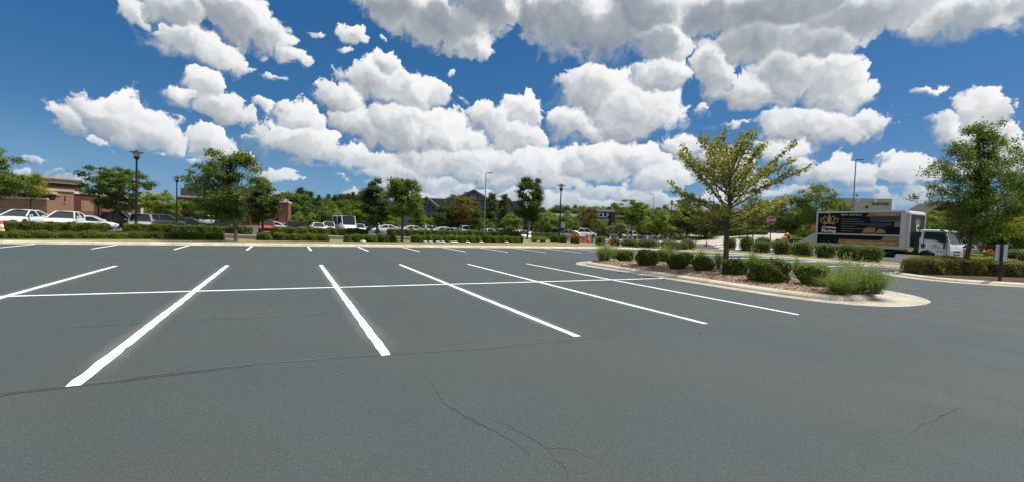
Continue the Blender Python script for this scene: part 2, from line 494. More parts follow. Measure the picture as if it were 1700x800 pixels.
def spraymat():
    """thin paint mist beside a sprayed line: speckles of paint, thinning outwards"""
    m_, N, b = mat('paint_overspray'); b.inputs['Base Color'].default_value = (.62, .64, .63, 1); b.inputs['Roughness'].default_value = .8
    g = N.new('ShaderNodeTexCoord').outputs['Object']; a = N.new('ShaderNodeAttribute'); a.attribute_name = 'mist'
    f = N.noise(g, 60., 3, .7)
    k = N.math('MULTIPLY', N.math('POWER', a.outputs['Fac'], 1.6), N.maprange(f, .3, .75, .03, .36), clamp=True)
    tr = N.new('ShaderNodeBsdfTransparent'); mx = N.new('ShaderNodeMixShader'); N.put(mx, 0, k)
    N.nt.links.new(tr.outputs[0], mx.inputs[1]); N.nt.links.new(b.outputs[0], mx.inputs[2]); N.nt.links.new(mx.outputs[0], N.nt.nodes['Material Output'].inputs[0])
    return m_


M['spray'] = spraymat()


def groundmat(name, a, c, d, sc=1.5, bump=.6):
    m_, N, b = mat(name)
    g = N.new('ShaderNodeTexCoord').outputs['Object']
    n = N.noise(g, sc, 6, .65); f = N.noise(g, 28, 4, .7)
    N.put(b, 'Base Color', N.mix(N.maprange(f, .35, .65, 0, .5), N.mix(N.maprange(n, .38, .62), (*a, 1), (*c, 1)), (*d, 1)))
    b.inputs['Roughness'].default_value = .95; b.inputs['Specular IOR Level'].default_value = .15
    bn = N.new('ShaderNodeBump'); bn.inputs['Strength'].default_value = bump; bn.inputs['Distance'].default_value = .05
    N.put(bn, 'Height', f); N.nt.links.new(bn.outputs[0], b.inputs['Normal'])
    return m_


M['grass'] = groundmat('meadow', (.07, .09, .03), (.12, .12, .05), (.05, .07, .02))
M['mulch'] = groundmat('pine_straw_mulch', (.26, .180, .125), (.37, .275, .20), (.14, .092, .066))
M['drybed'] = groundmat('dry_grass_bed', (.24, .215, .105), (.17, .165, .065), (.29, .245, .155))
M['darkbed'] = groundmat('dark_mulch', (.075, .05, .038), (.11, .075, .055), (.05, .035, .028))
M['bark'] = pbr('bark', (.085, .068, .052), .9, var=.35, vscale=7, bump=.8, bscale=30)
M['bark_pale'] = pbr('pale_bark', (.17, .15, .125), .9, var=.3, vscale=7, bump=.6, bscale=30)
M['black'] = pbr('black_powder_coat', (.012, .012, .013), .45, var=.1)
M['grey_metal'] = pbr('galvanised_metal', (.34, .35, .355), .45, .7, var=.1)
M['brick'] = brickmat('red_brick', (.23, .088, .05), (.17, .066, .04), (.27, .19, .14))
M['brick_tan'] = brickmat('tan_brick', (.33, .175, .095), (.27, .14, .075), (.34, .25, .18))
M['brick_dark'] = brickmat('dark_brick', (.11, .042, .032), (.085, .035, .028), (.13, .08, .065))
M['stone'] = pbr('tan_cast_stone', (.46, .39, .27), .8, var=.1, vscale=.6)
M['white_trim'] = pbr('pale_trim', (.66, .63, .56), .7, var=.07, vscale=.8)
M['grey_panel'] = pbr('grey_roof_screen', (.17, .165, .145), .7, var=.12, vscale=.5)
M['dark_wood'] = pbr('dark_timber', (.022, .02, .023), .7, var=.3, vscale=.7)
M['plaster'] = pbr('grey_plaster', (.19, .17, .17), .85, var=.1, vscale=.5)
M['roof_green'] = pbr('grey_green_shingles', (.105, .125, .115), .85, var=.2, vscale=.9)
M['roof_brown'] = pbr('brown_shingles', (.075, .05, .04), .85, var=.2, vscale=.9)
M['cream'] = pbr('cream_stucco', (.52, .49, .43), .85, var=.06, vscale=.2)
M['taupe'] = pbr('taupe_stucco', (.24, .20, .17), .85, var=.1, vscale=.3)
M['orange_tile'] = pbr('terracotta_wall', (.30, .09, .045), .8, var=.2, vscale=1)
M['glass'] = glassmat('window_glass')
M['glass_lit'] = glassmat('pale_window_glass', (.10, .115, .12), .1)
M['tyre'] = pbr('tyre_rubber', (.014, .014, .014), .85, var=.2)
M['rim'] = pbr('alloy_rim', (.42, .43, .44), .3, .8, var=.05)
M['lens'] = glassmat('headlight_lens', (.55, .57, .58), .06)
M['tail'] = glassmat('tail_lens', (.28, .015, .012), .1)
M['dark_plastic'] = pbr('dark_plastic', (.014, .015, .016), .55, var=.1)
M['lamp_glass'] = pbr('frosted_lamp_glass', (.62, .60, .54), .35, var=.05)
M['sign_red'] = pbr('sign_red', (.48, .022, .028), .4, var=.05)
M['sign_white'] = pbr('sign_white', (.80, .80, .80), .4, var=.03)
M['sign_back'] = pbr('bare_aluminium_sign', (.56, .60, .64), .45, .15, var=.05, vscale=2)
M['cone'] = pbr('cone_orange', (.80, .085, .02), .5, var=.12, vscale=5)
M['cone_white'] = pbr('reflective_collar', (.80, .80, .79), .4, var=.05)
M['net'] = pbr('orange_mesh', (.66, .11, .045), .8, var=.3, vscale=5)
M['rock'] = pbr('pale_stone', (.50, .46, .40), .9, var=.2, vscale=6, bump=.5, bscale=12)
M['pole_grey'] = pbr('weathered_pole', (.24, .25, .25), .5, .3, var=.1)
LF = dict(
    dark=leafmat('dark_leaves', (.028, .050, .010), (.098, .140, .024)),
    mid=leafmat('green_leaves', (.048, .082, .014), (.140, .200, .032)),
    green=leafmat('fresh_leaves', (.066, .106, .016), (.175, .240, .036)),
    lime=leafmat('lime_leaves', (.108, .155, .022), (.25, .315, .050)),
    gold=leafmat('yellowing_leaves', (.155, .175, .036), (.35, .35, .10), accent=(.43, .33, .115)),
    yellow=leafmat('yellow_leaves', (.18, .19, .02), (.38, .38, .05)),
    pine=leafmat('pine_needles', (.022, .040, .012), (.070, .105, .034)),
    hedge=leafmat('hedge_leaves', (.052, .078, .010), (.175, .225, .038), vs=2.),
    brown=leafmat('browning_hedge_leaves', (.115, .110, .022), (.27, .245, .065), accent=(.34, .25, .085), vs=2.),
    rust=leafmat('rust_leaves', (.08, .075, .018), (.20, .165, .035), accent=(.34, .12, .03)),
)
M['hedge_core'] = pbr('hedge_twigs', (.016, .022, .009), .95, var=.4, vscale=12, bump=1., bscale=25)
M['blade'] = leafmat('grass_blades', (.090, .140, .030), (.235, .300, .085), .35, accent=(.38, .37, .17), vs=3.)
M['seed'] = leafmat('grass_plumes', (.22, .25, .12), (.36, .37, .22), .3, vs=3.)
M['straw'] = leafmat('straw_bits', (.17, .115, .080), (.44, .335, .24), .05, vs=3.)

# ------------------------------------------------------------------ the setting: ground, lots, kerbs, markings
def sheet(name, poly, z, m_, parent=None):
    b = MB(); b.add([(x, y, z) for x, y in poly], [tuple(range(len(poly)))])
    return b.build(name, m_, parent)


def st(o): o['kind'] = 'structure'; return o


def sstep(x, a, b):
    t = min(1, max(0, (x - a) / (b - a))); return t * t * (3 - 2 * t)


def tz(px, D):
    """the ground climbs towards the shops on the right"""
    return 2.3 * sstep(px, 1120, 1270) * sstep(D, 70, 94) - .35 * sstep(D, 36, 44) * (1 - sstep(px, 900, 980))


st(sheet('ground', [(-4000, -4000), (4000, -4000), (4000, 4000), (-4000, 4000)], -.45, M['grass']))
st(sheet('far_parking_lot', [(-140, 30), (-62, 34), at(250, 33), at(500, 38.5), at(700, 49), at(900, 62), at(985, 62), at(985, 200), (-140, 190)], -.36, M['old_asphalt']))
st(sheet('far_parking_lot', [at(985, 50), (75, 33), (75, 60), (160, 130), (160, 190), at(985, 200)], -.014, M['old_asphalt']))
lot = st(sheet('parking_lot', [(-90, -60), (90, -60), (90, 30), (60, 37), (34, 44), (22, 33), (-90, 29)], 0, M['asphalt']))

# rising ground towards the shops
b = MB(); cols = list(range(1100, 1901, 20)); Ds = [71, 74, 77, 80, 84, 88, 92, 96, 102, 110, 125, 150, 190, 260]
for D in Ds:
    for px in cols:
        x, y = at(px, D); b.v.append((x, y, tz(px, D) - .035))
n = len(cols)
for i in range(len(Ds) - 1):
    for j in range(n - 1): b.f.append((i * n + j, i * n + j + 1, (i + 1) * n + j + 1, (i + 1) * n + j)); b.mi.append(0)
st(b.build('grass_bank', M['grass'], smooth=True))
# pale concrete road that climbs away
b = MB(); rows = []
for k in range(13):
    t = k / 12
    px0 = 985 + 215 * t ** 1.1; px1 = 1292 + 16 * t; D0 = 70 + 34 * t; D1 = 69 + 32 * t
    row = []
    for q in range(9):
        u = q / 8; px = px0 + (px1 - px0) * u; D = D0 + (D1 - D0) * u
        x, y = at(px, D); row.append((x, y, tz(px, D) + .015))
    rows.append(row)
vs = [p for r in rows for p in r]; fs = [(i * 9 + j, i * 9 + j + 1, i * 9 + j + 10, i * 9 + j + 9) for i in range(12) for j in range(8)]
b.add(vs, fs); st(b.build('concrete_road', M['road_concrete'], smooth=True))


def line_quad(x0, y0, x1, y1, w, z=.004):
    d = Vector((x1 - x0, y1 - y0, 0)); L = d.length; d.normalize(); nx, ny = -d.y * w / 2, d.x * w / 2
    # slightly uneven painted edge
    k = max(2, int(L / .18)); P = []; Q = []
    for i in range(k + 1):
        t = i / k; e1, e2 = random.gauss(0, .005), random.gauss(0, .005)
        x, y = x0 + (x1 - x0) * t, y0 + (y1 - y0) * t
        s1, s2 = 1 + e1 / (w / 2), 1 + e2 / (w / 2)
        P.append((x + nx * s1, y + ny * s1, z)); Q.append((x - nx * s2, y - ny * s2, z))
    b = MB(); b.add(P + Q, [(i + 1, i, k + 1 + i, k + 2 + i) for i in range(k)])
    return b


def mist(x0, y0, x1, y1, w=.34, z=.0025):
    b = MB(); d = Vector((x1 - x0, y1 - y0, 0)).normalized(); nx, ny = -d.y, d.x; vs = []; n = 12
    for i in range(n + 1):
        t = i / n; x, y = x0 + (x1 - x0) * t, y0 + (y1 - y0) * t
        for o in (-1, -.45, 0, .45, 1): vs.append((x + nx * w * o * random.uniform(.85, 1.1) / 1.4, y + ny * w * o / 1.4, z))
    b.add(vs, [(i * 5 + j, i * 5 + j + 1, i * 5 + j + 6, i * 5 + j + 5) for i in range(n) for j in range(4)])
    o = b.build('paint_mist', M['spray'], lot); at_ = o.data.attributes.new('mist', 'FLOAT', 'POINT')
    at_.data.foreach_set('value', [(0, .55, 1, .55, 0)[k % 5] * (0 if k // 5 in (0, n) else 1) for k in range(len(vs))]); return o


LW = .112
for i in range(-2, 6):
    x = -4.41 + i * 2.74
    line_quad(x, 10.93 - 5.74, x, 10.93 + 5.65, LW).build('stripe', M['paint'], lot); mist(x, 10.93 - 5.74, x, 10.93 + 5.65)
line_quad(-17.6, 10.93, 11.5, 10.93, LW, .008).build('stripe', M['paint'], lot)


def kerbY(x): return 27.75 + .07 * x if x < 20 else 29.2


for i in range(-6, 12):
    x = -7.2 + i * 2.767
    line_quad(x, 24.14, x, kerbY(x) - .05, LW).build('stripe', M['paint'], lot)
for k in range(4):
    y = 14.0 + k * 2.9
    line_quad(26.6, y, 32.0, y, .24).build('stripe', M['paint'], lot)
for k, (y0, y1) in enumerate([(405.2, 406.4), (408.2, 409.6), (411.4, 413.2)]):
    c4 = [gp(1186 + k * 6, y0), gp(1352, y0 + 1.5), gp(1352, y1 + 1.7), gp(1178 + k * 6, y1)]
    sheet('crossing_bar', [(x, y) for x, y in c4], .006, M['paint'], lot)


# cracks and the ridge where two sealed passes meet
def ribbon(pts, w0, w1, z):
    P = []; Q = []; n = len(pts)
    for i, (x, y) in enumerate(pts):
        a = pts[min(i + 1, n - 1)]; c = pts[max(i - 1, 0)]; dx, dy = a[0] - c[0], a[1] - c[1]; L = math.hypot(dx, dy) or 1
        w = random.uniform(w0, w1) / 2 * min(1, 4 * min(i, n - 1 - i) / n + .15)
        P.append((x - dy / L * w, y + dx / L * w, z)); Q.append((x + dy / L * w, y - dx / L * w, z))
    b = MB(); b.add(P + Q, [(i + 1, i, n + i, n + 1 + i) for i in range(n - 1)]); return b


def wander(pts, step, amp):
    out = []
    for (a, c) in zip(pts[:-1], pts[1:]):
        L = math.dist(a, c); k = max(2, int(L / step))
        for i in range(k):
            t = i / k; out.append((a[0] + (c[0] - a[0]) * t + random.gauss(0, amp), a[1] + (c[1] - a[1]) * t + random.gauss(0, amp)))
    out.append(pts[-1]); return out


for pts in ([(712, 628), (735, 668), (770, 692), (830, 720), (880, 752), (900, 792)], [(742, 672), (790, 700), (815, 712)],
            [(806, 690), (850, 708), (905, 742), (960, 748), (1010, 772)], [(905, 742), (935, 775), (945, 799)],
            [(770, 505), (800, 518), (828, 532)], [(860, 566), (900, 572), (955, 566), (1040, 552)],
            [(1005, 500), (1060, 507), (1090, 515)], [(1505, 720), (1560, 692), (1605, 672)]):
    ribbon(wander([gp(*p) for p in pts], .05, .010), .0015, .0065, .0032).build('crack', M['crack'], lot)
ridge = [(-260, 675), (0, 652), (110, 640), (260, 622), (420, 604), (640, 588), (830, 577), (955, 562)]
rp = [gp(*p) for p in ridge]
ribbon(wander(rp, .12, .004), .016, .030, .0036).build('seal_ridge', M['sealedge'], lot)
ribbon([(x + .02, y - .05) for x, y in wander(rp[:5], .12, .010)], .03, .075, .0030).build('seal_edge', M['crack'], lot)
ribbon(wander([gp(*p) for p in [(0, 548), (160, 541), (330, 531), (540, 522), (700, 514)]], .15, .006), .006, .014, .0030).build('crack', M['crack'], lot)


# ---- kerbs: gutter pan, moulded kerb, cast in sections with recessed joints
def smooth_path(pts, closed, per=6):
    out = []; n = len(pts)
    rngi = range(n) if closed else range(n - 1)
    for i in rngi:
        p0 = pts[(i - 1) % n] if closed or i > 0 else pts[i]; p1 = pts[i]; p2 = pts[(i + 1) % n]
        p3 = pts[(i + 2) % n] if closed or i + 2 < n else p2
        for k in range(per):
            t = k / per
            out.append(tuple(.5 * ((2 * b_) + (-a_ + c_) * t + (2 * a_ - 5 * b_ + 4 * c_ - d_) * t * t + (-a_ + 3 * b_ - 3 * c_ + d_) * t ** 3) for a_, b_, c_, d_ in zip(p0, p1, p2, p3)))
    if not closed: out.append(tuple(pts[-1]))
    # even spacing
    P = out + [out[0]] if closed else out
    acc = [0]
    for a, c in zip(P[:-1], P[1:]): acc.append(acc[-1] + math.dist(a[:2], c[:2]))
    m_ = max(4, int(acc[-1] / .25)); res = []; j = 0
    for i in range(m_ + (0 if closed else 1)):
        s = acc[-1] * i / m_
        while j < len(acc) - 2 and acc[j + 1] < s: j += 1
        t = (s - acc[j]) / max(1e-9, acc[j + 1] - acc[j]); res.append(tuple(a + (c - a) * t for a, c in zip(P[j], P[j + 1])))
    return res


def kerb_run(parent, path, closed, gw=.42, h=.13, sec=3.0):
    """path points (x, y[, extra gutter width]); the bed lies on the left"""
    n = len(path); N_ = []
    for i in range(n):
        a = path[(i + 1) % n] if closed or i < n - 1 else path[i]; c = path[i - 1] if closed or i > 0 else path[i]
        dx, dy = a[0] - c[0], a[1] - c[1]; L = math.hypot(dx, dy) or 1; N_.append((-dy / L, dx / L))
    def prof(i):
        g = gw + (path[i][2] if len(path[i]) > 2 else 0)
        return [(0, .004), (.02, .014), (g, .018), (g + .012, .052), (g + .045, h - .042), (g + .10, h - .012), (g + .16, h), (g + .235, h), (g + .255, h - .02), (g + .26, h - .10)]
    total = n if closed else n - 1
    per = max(2, round(sec / .25)); i0 = 0; inner = []
    for i in range(n):
        g = gw + (path[i][2] if len(path[i]) > 2 else 0) + .245
        inner.append((path[i][0] + N_[i][0] * g, path[i][1] + N_[i][1] * g))
    while i0 < total:
        i1 = min(total, i0 + per)
        if total - i1 < per * .4: i1 = total
        for part, sl, mm in (('gutter_section', slice(0, 3), 'gutter'), ('kerb_section', slice(2, 10), 'concrete')):
            b = MB(); vs = []; K = None
            for i in range(i0, i1 + 1):
                ii = i % n
                p = prof(ii)[sl]; K = len(p)
                # recessed joint: ends drawn back a few mm
                e = .006 if i == i0 else (-.006 if i == i1 else 0)
                tx, ty = N_[ii][1], -N_[ii][0]
                for (o, z) in p: vs.append((path[ii][0] + N_[ii][0] * o + tx * e, path[ii][1] + N_[ii][1] * o + ty * e, z))
            m_ = i1 - i0
            fs = [(i * K + j, (i + 1) * K + j, (i + 1) * K + j + 1, i * K + j + 1) for i in range(m_) for j in range(K - 1)]
            if part == 'kerb_section': fs += [tuple(range(K)), tuple(m_ * K + j for j in range(K))[::-1]]
            b.add(vs, fs); b.build(part, M[mm], parent, smooth=True)
        i0 = i1
    return inner


def mound(name, ring, m_, h0, h1, parent=None, jitter=.02, rings=(1, .93, .82, .66, .48, .3, .14)):
    cx = sum(p[0] for p in ring) / len(ring); cy = sum(p[1] for p in ring) / len(ring); b = MB(); n = len(ring); vs = []
    for k, f in enumerate(rings):
        for (x, y) in ring:
            z = h0 + (h1 - h0) * (1 - f ** 2.2) + (random.uniform(-jitter, jitter) if k else 0)
            vs.append((cx + (x - cx) * f, cy + (y - cy) * f, z))
    vs.append((cx, cy, h1)); fs = []
    for k in range(len(rings) - 1):
        for i in range(n): fs.append((k * n + i, k * n + (i + 1) % n, (k + 1) * n + (i + 1) % n, (k + 1) * n + i))
    k = len(rings) - 1
    for i in range(n): fs.append((k * n + i, k * n + (i + 1) % n, len(vs) - 1))
    b.add(vs, fs); return b.build(name, m_, parent, smooth=True)


ISL = [(11.5, 15.5, 0), (11.5, 11, 0), (11.5, 7.4, 0), (11.85, 5.9, .12), (12.6, 5.2, .3), (13.5, 4.98, .45), (14.6, 5.02, .62), (15.5, 5.3, .75), (16.35, 5.95, .62),
       (17.0, 7.0, .3), (17.2, 8.6, .05), (17.2, 15.3, 0), (16.9, 16.7, .1), (16.1, 17.7, .2), (15.0, 18.05, .25), (13.6, 17.75, .25), (12.4, 17.1, .2), (11.7, 16.3, .08)]
island = st(empty('planting_island')); island['kind'] = 'structure'
inner = kerb_run(island, smooth_path(ISL, True), True, gw=.40)
mound('mulch', inner, M['mulch'], .105, .24, island, .018)
RISL = [(26.6, 10.95, 0), (25.3, 10.35, .1), (24.3, 9.5, .2), (23.75, 8.4, .2), (23.95, 7.2, .1), (25.0, 6.0, 0), (27.2, 3.7, 0), (30, 1.0, 0), (32.4, .2, 0), (34.4, 1.4, 0), (35, 3.6, 0), (34, 6.2, 0), (31.5, 9.0, 0), (29, 10.6, 0)]
isl2 = st(empty('planting_island'))
inner2 = kerb_run(isl2, smooth_path(RISL, True), True, gw=.40)
mound('mulch', inner2, M['darkbed'], .105, .2, isl2, .015)
LOTK = [(-62, 23.4), (-30, 25.6), (-12, 26.85), (0, 27.75), (10, 28.5), (20, 29.2), (24.5, 29.35), (27.6, 28.9), (30.2, 27.4), (31.7, 25.0), (32.1, 22.3), (32.1, 15.5), (32.0, 12.6), (32.3, 11.3), (33.3, 10.5), (35, 10.4), (36.8, 11.0), (38.1, 12.4), (38.6, 14.5)]
verge = st(empty('kerbed_verge'))
inner3 = kerb_run(verge, smooth_path(LOTK, False), False, gw=.36)
b = MB(); b.prism(inner3 + [(38.5, 15), (38.6, 25), (37, 30), (33, 33), (31, 34.5), at(955, 50), at(900, 60), at(850, 57), at(700, 47), at(500, 36.5), at(250, 31), at(100, 29), at(-60, 27.5), at(-400, 26)], -.40, .128); b.build('verge_bed', M['drybed'], verge)
# small island end seen beyond the right-hand hedge
RK = [(38.5, 9.2, 0), (38.2, 7.9, 0), (39.0, 6.2, 0), (41.5, 2.5, 0), (45, 0, 0), (48, 2, 0), (46, 6, 0), (42, 9.2, 0), (40, 10, 0)]
isl3 = st(empty('planting_island'))
inner4 = kerb_run(isl3, smooth_path(RK, True), True, gw=.36)
mound('mulch', inner4, M['darkbed'], .105, .2, isl3, .012)


def on_line(px, a, s):
    """point on the line y = a + s x on bearing px"""
    d = ray(px, hor(px)); t = a / (d.y - s * d.x); return d.x * t, d.y * t


def on_x(px, X):
    d = ray(px, hor(px)); return X, d.y / d.x * X


# low concrete edging wall between the two hedge rows
for (p0, p1, D, lab) in ((372, 432, 28.6, 'low tan edging wall behind the leaning tree in the hedge gap'), (540, 578, 33.0, 'low tan edging wall in the hedge gap in front of the white bus'),
                         (650, 690, 37.0, 'low tan edging wall behind the trunk of the round green verge tree')):
    x0, y0 = at(p0, D); x1, y1 = at(p1, D)
    a = math.atan2(y1 - y0, x1 - x0); L = math.dist((x0, y0), (x1, y1))
    t = tag(empty('edging_wall', (x0, y0, .125), a), lab, 'wall')
    b = MB(); b.box(0, L, 0, .25, 0, .20); b.build('wall_face', M['stone'], t)
    b = MB(); b.box(-.02, L + .02, -.03, .28, .20, .26); b.build('wall_cap', M['white_trim'], t)

# ------------------------------------------------------------------ vegetation
def interp(x, tab):
    for (a, p), (c, q) in zip(tab[:-1], tab[1:]):
        if x <= c: return p + (q - p) * (x - a) / (c - a)
    return tab[-1][1]


def hedge_mesh(L, Dp, H, n, lsz, seed, lump=.07, mats=('hedge', 'hedge_core'), top_round=.16):
    """clipped hedge along local x, -L/2..L/2, depth Dp, height H, leaves over a twiggy core"""
    rg = np.random.default_rng(seed)
    # sample the surface of a rounded box
    aT, aF, aE = L * Dp, L * H, Dp * H
    w = np.array([aT * 1.15, aF * 1.2, aF * .8, aE, aE]); which = rg.choice(5, n, p=w / w.sum())
    u, v = rg.uniform(-1, 1, n), rg.uniform(-1, 1, n)
    hx, hy = L / 2, Dp / 2
    P = np.zeros((n, 3)); N = np.zeros((n, 3))
    for k in range(5):
        s = which == k
        if k == 0: P[s] = np.stack([u[s] * hx, v[s] * hy, np.full(s.sum(), H)], 1); N[s] = (0, 0, 1)
        elif k in (1, 2):
            sg = -1 if k == 1 else 1
            P[s] = np.stack([u[s] * hx, np.full(s.sum(), sg * hy), (v[s] * .5 + .5) * H], 1); N[s] = (0, sg, 0)
        else:
            sg = -1 if k == 3 else 1
            P[s] = np.stack([np.full(s.sum(), sg * hx), u[s] * hy, (v[s] * .5 + .5) * H], 1); N[s] = (sg, 0, 0)
    # round the shoulders: pull towards an inner box
    r = min(top_round, hy * .8, hx * .8)
    ic = np.stack([np.clip(P[:, 0], -hx + r, hx - r), np.clip(P[:, 1], -hy + r, hy - r), np.clip(P[:, 2], -1, H - r)], 1)
    d = P - ic; dl = np.linalg.norm(d, axis=1, keepdims=True)
    P = ic + d / (dl + 1e-9) * np.minimum(dl, r); N = unit(N * .4 + d / (r + 1e-9))
    ph = rg.uniform(0, 9, 6)
    lum = np.sin(P[:, 0] * 3.1 + ph[0]) * np.sin(P[:, 1] * 4 + ph[1] + P[:, 2] * 3) + .7 * np.sin(P[:, 0] * 7.3 + ph[2] + P[:, 2] * 5) + .5 * np.sin(P[:, 0] * 13 + ph[3]) * np.cos(P[:, 2] * 11 + ph[4])
    P += N * (lum * lump * .8 + rg.normal(0, .022, n) - rg.exponential(.02, n))[:, None]
    N = N + np.array([0, 0, .4])
    P[:, 2] = np.maximum(P[:, 2], .02)
    V = leaves(P, N, lsz, lsz * .62, .35, rg, .75)
    me = quads_mesh('hedge', V, [LF[mats[0]], M[mats[1]]])
    # core
    b = MB(); b.m = 1; k = max(3, int(L / .35)); pts = []
    hy2, H2, hx2 = max(.03, hy - .07), H - .08, max(.03, hx - .07)
    prof = [(-hy2, .0), (-hy2 * 1.0, H2 * .7), (-hy2 * .75, H2 * .97), (0, H2), (hy2 * .75, H2 * .97), (hy2, H2 * .7), (hy2, 0)]
    for i in range(k + 1):
        x = -hx2 + 2 * hx2 * i / k; e = .8 if i in (0, k) else 1
        for (y, z) in prof: pts.append((x, y * e + random.uniform(-.02, .02), z * (.93 if e < 1 else 1) + random.uniform(-.02, .02)))
    fs = [(i * 7 + j, (i + 1) * 7 + j, (i + 1) * 7 + j + 1, i * 7 + j + 1) for i in range(k) for j in range(6)] + [tuple(range(7)), tuple(k * 7 + j for j in range(7))[::-1]]
    b.add(pts, fs)
    core = b.mesh('core', [LF[mats[0]], M[mats[1]]])
    bm = bmesh.new(); bm.from_mesh(me); bm.from_mesh(core); bm.to_mesh(me); bm.free(); bpy.data.meshes.remove(core)
    return me


def shrub_mesh(rx, ry, H, n, lsz, seed, box=.6, mats=('hedge', 'hedge_core'), lump=.10, wide_top=.0, loose=.02):
    """rounded shrub sitting on the ground; box: 0 = ball, 1 = clipped block"""
    rg = np.random.default_rng(seed)
    def surf(d):
        p = 2 + 3.2 * box
        t = (np.abs(d[:, 0]) ** p + np.abs(d[:, 1]) ** p + np.abs(d[:, 2]) ** p) ** (-1 / p)
        return d * t[:, None]
    d = unit(rg.normal(0, 1, (n, 3))); S = surf(d)
    S = S[S[:, 2] > -.95]; n = len(S)
    N = unit(S / np.array([rx, ry, H / 2]))
    ph = rg.uniform(0, 9, 6)
    lum = np.sin(S[:, 0] * 3.6 + ph[0]) * np.cos(S[:, 1] * 3.6 + ph[1]) + .8 * np.sin(S[:, 2] * 5 + S[:, 0] * 4 + ph[2]) + .6 * np.sin(S[:, 1] * 8 + ph[3] + S[:, 2] * 4) * np.cos(S[:, 0] * 9 + ph[4])
    k = 1 + lum * lump * .6
    tp = 1 + wide_top * S[:, 2]
    P = np.stack([S[:, 0] * rx * k * tp, S[:, 1] * ry * k * tp, H * .5 + S[:, 2] * H * .5 * (1 + lum * lump * .35)], 1)
    sc = min(rx, H / 2)
    P += N * (rg.normal(0, loose, n) - rg.exponential(loose * 1.3, n))[:, None] * (sc / .4)
    P[:, 2] = np.maximum(P[:, 2], .015)
    spr = rg.uniform(size=n) < .05; P[spr] += (N[spr] + np.array([0, 0, .5])) * rg.uniform(.02, .12, spr.sum())[:, None] * (sc / .4)
    N = N + np.array([0, 0, .4])
    V = leaves(P, N, lsz, lsz * .6, .4, rg, .7)
    me = quads_mesh('shrub', V, [LF[mats[0]], M[mats[1]]])
    b = MB(); b.m = 1; nu, nv = 12, 7; vs = []
    for j in range(nv):
        a = -PI / 2 * .95 + PI * .95 * j / (nv - 1)
        dd = np.array([[math.cos(a) * math.cos(2 * PI * i / nu), math.cos(a) * math.sin(2 * PI * i / nu), math.sin(a)] for i in range(nu)])
        Q = surf(dd) * .80
        for q in Q: vs.append((q[0] * rx * (1 + wide_top * q[2]) * random.uniform(.93, 1.05), q[1] * ry * random.uniform(.93, 1.05), max(0, H * .5 + q[2] * H * .5)))
    fs = [(j * nu + i, j * nu + (i + 1) % nu, (j + 1) * nu + (i + 1) % nu, (j + 1) * nu + i) for j in range(nv - 1) for i in range(nu)]
    b.add(vs, fs); core = b.mesh('core', [LF[mats[0]], M[mats[1]]])
    bm = bmesh.new(); bm.from_mesh(me); bm.from_mesh(core); bm.to_mesh(me); bm.free(); bpy.data.meshes.remove(core)
    return me


def grass_mesh(H, spread, n, seed, wd=.009, plumes=40, arch=.6):
    """fountain of curved blades with a few pale plumes"""
    rg = np.random.default_rng(seed); seg = 4
    az_ = rg.uniform(0, 2 * PI, n); l = H * rg.uniform(.55, 1.15, n); out = rg.beta(1.6, 1.8, n) * spread; r0 = np.abs(rg.normal(0, spread * .13, n))
    B = np.stack([r0 * np.cos(az_), r0 * np.sin(az_), np.zeros(n)], 1)
    dirh = np.stack([np.cos(az_), np.sin(az_), np.zeros(n)], 1); side = np.stack([-np.sin(az_), np.cos(az_), np.zeros(n)], 1)
    tw = rg.normal(0, .3, n)[:, None]; side = unit(side + dirh * tw)
    droop = arch * (out / spread) ** 1.5
    pts = []
    for k in range(seg + 1):
        t = k / seg
        z = l * (t - droop * .75 * t ** 2.4); h = out * (t ** 1.5) * 1.15
        pts.append(B + dirh * h[:, None] + np.array([0, 0, 1]) * z[:, None])
    Q = []
    for k in range(seg):
        w0 = wd * (1 - .85 * (k / seg)); w1 = wd * (1 - .85 * ((k + 1) / seg))
        Q.append(np.stack([pts[k] - side * w0, pts[k] + side * w0, pts[k + 1] + side * w1, pts[k + 1] - side * w1], 1))
    V = np.stack(Q, 1).reshape(-1, 4, 3)
    me = quads_mesh('ornamental_grass', V, [LF_blade, LF_seed])
    # connected blades would share an island; loose quads vary finely along each blade, as dry tips do
    if plumes:
        sel = rg.choice(n, plumes, replace=False); P = []
        for i in sel:
            tip = pts[-1][i] * np.array([.75, .75, 1.18]); 
            P.append(tip + rg.normal(0, .02, (6, 3)) * np.array([.6, .6, 2.2]))
        P = np.concatenate(P); V2 = leaves(P, np.tile([0, 0, 1.], (len(P), 1)), .05, .014, .4, rg, 1.2)
        m2 = quads_mesh('plume', V2, [LF_blade, LF_seed]); m2.polygons.foreach_set('material_index', [1] * len(m2.polygons))
        bm = bmesh.new(); bm.from_mesh(me); bm.from_mesh(m2); bm.to_mesh(me); bm.free(); bpy.data.meshes.remove(m2)
    return me


LF_blade, LF_seed = M['blade'], M['seed']

PROFILE = dict(
    round=lambda t: math.sqrt(max(0, 1 - (2 * t - 1) ** 2)),
    oval=lambda t: math.sin(PI * min(1, max(0, t)) ** .75) ** .7,
    vase=lambda t: (.34 + .66 * (t / .55) ** .8) if t < .55 else math.sqrt(max(0, 1 - ((t - .55) / .50) ** 2)),
    cone=lambda t: max(.03, (1 - t) ** .8 * min(1, .45 + t * 3)),
    column=lambda t: min(1, .55 + t * 1.6) * math.sqrt(max(0, 1 - max(0, (t - .5) / .52) ** 2)),
    umbrella=lambda t: .25 + .75 * math.sin(min(1, t * 1.25) * PI / 2) if t < .75 else math.sqrt(max(0, 1 - ((t - .75) / .27) ** 2)),
)


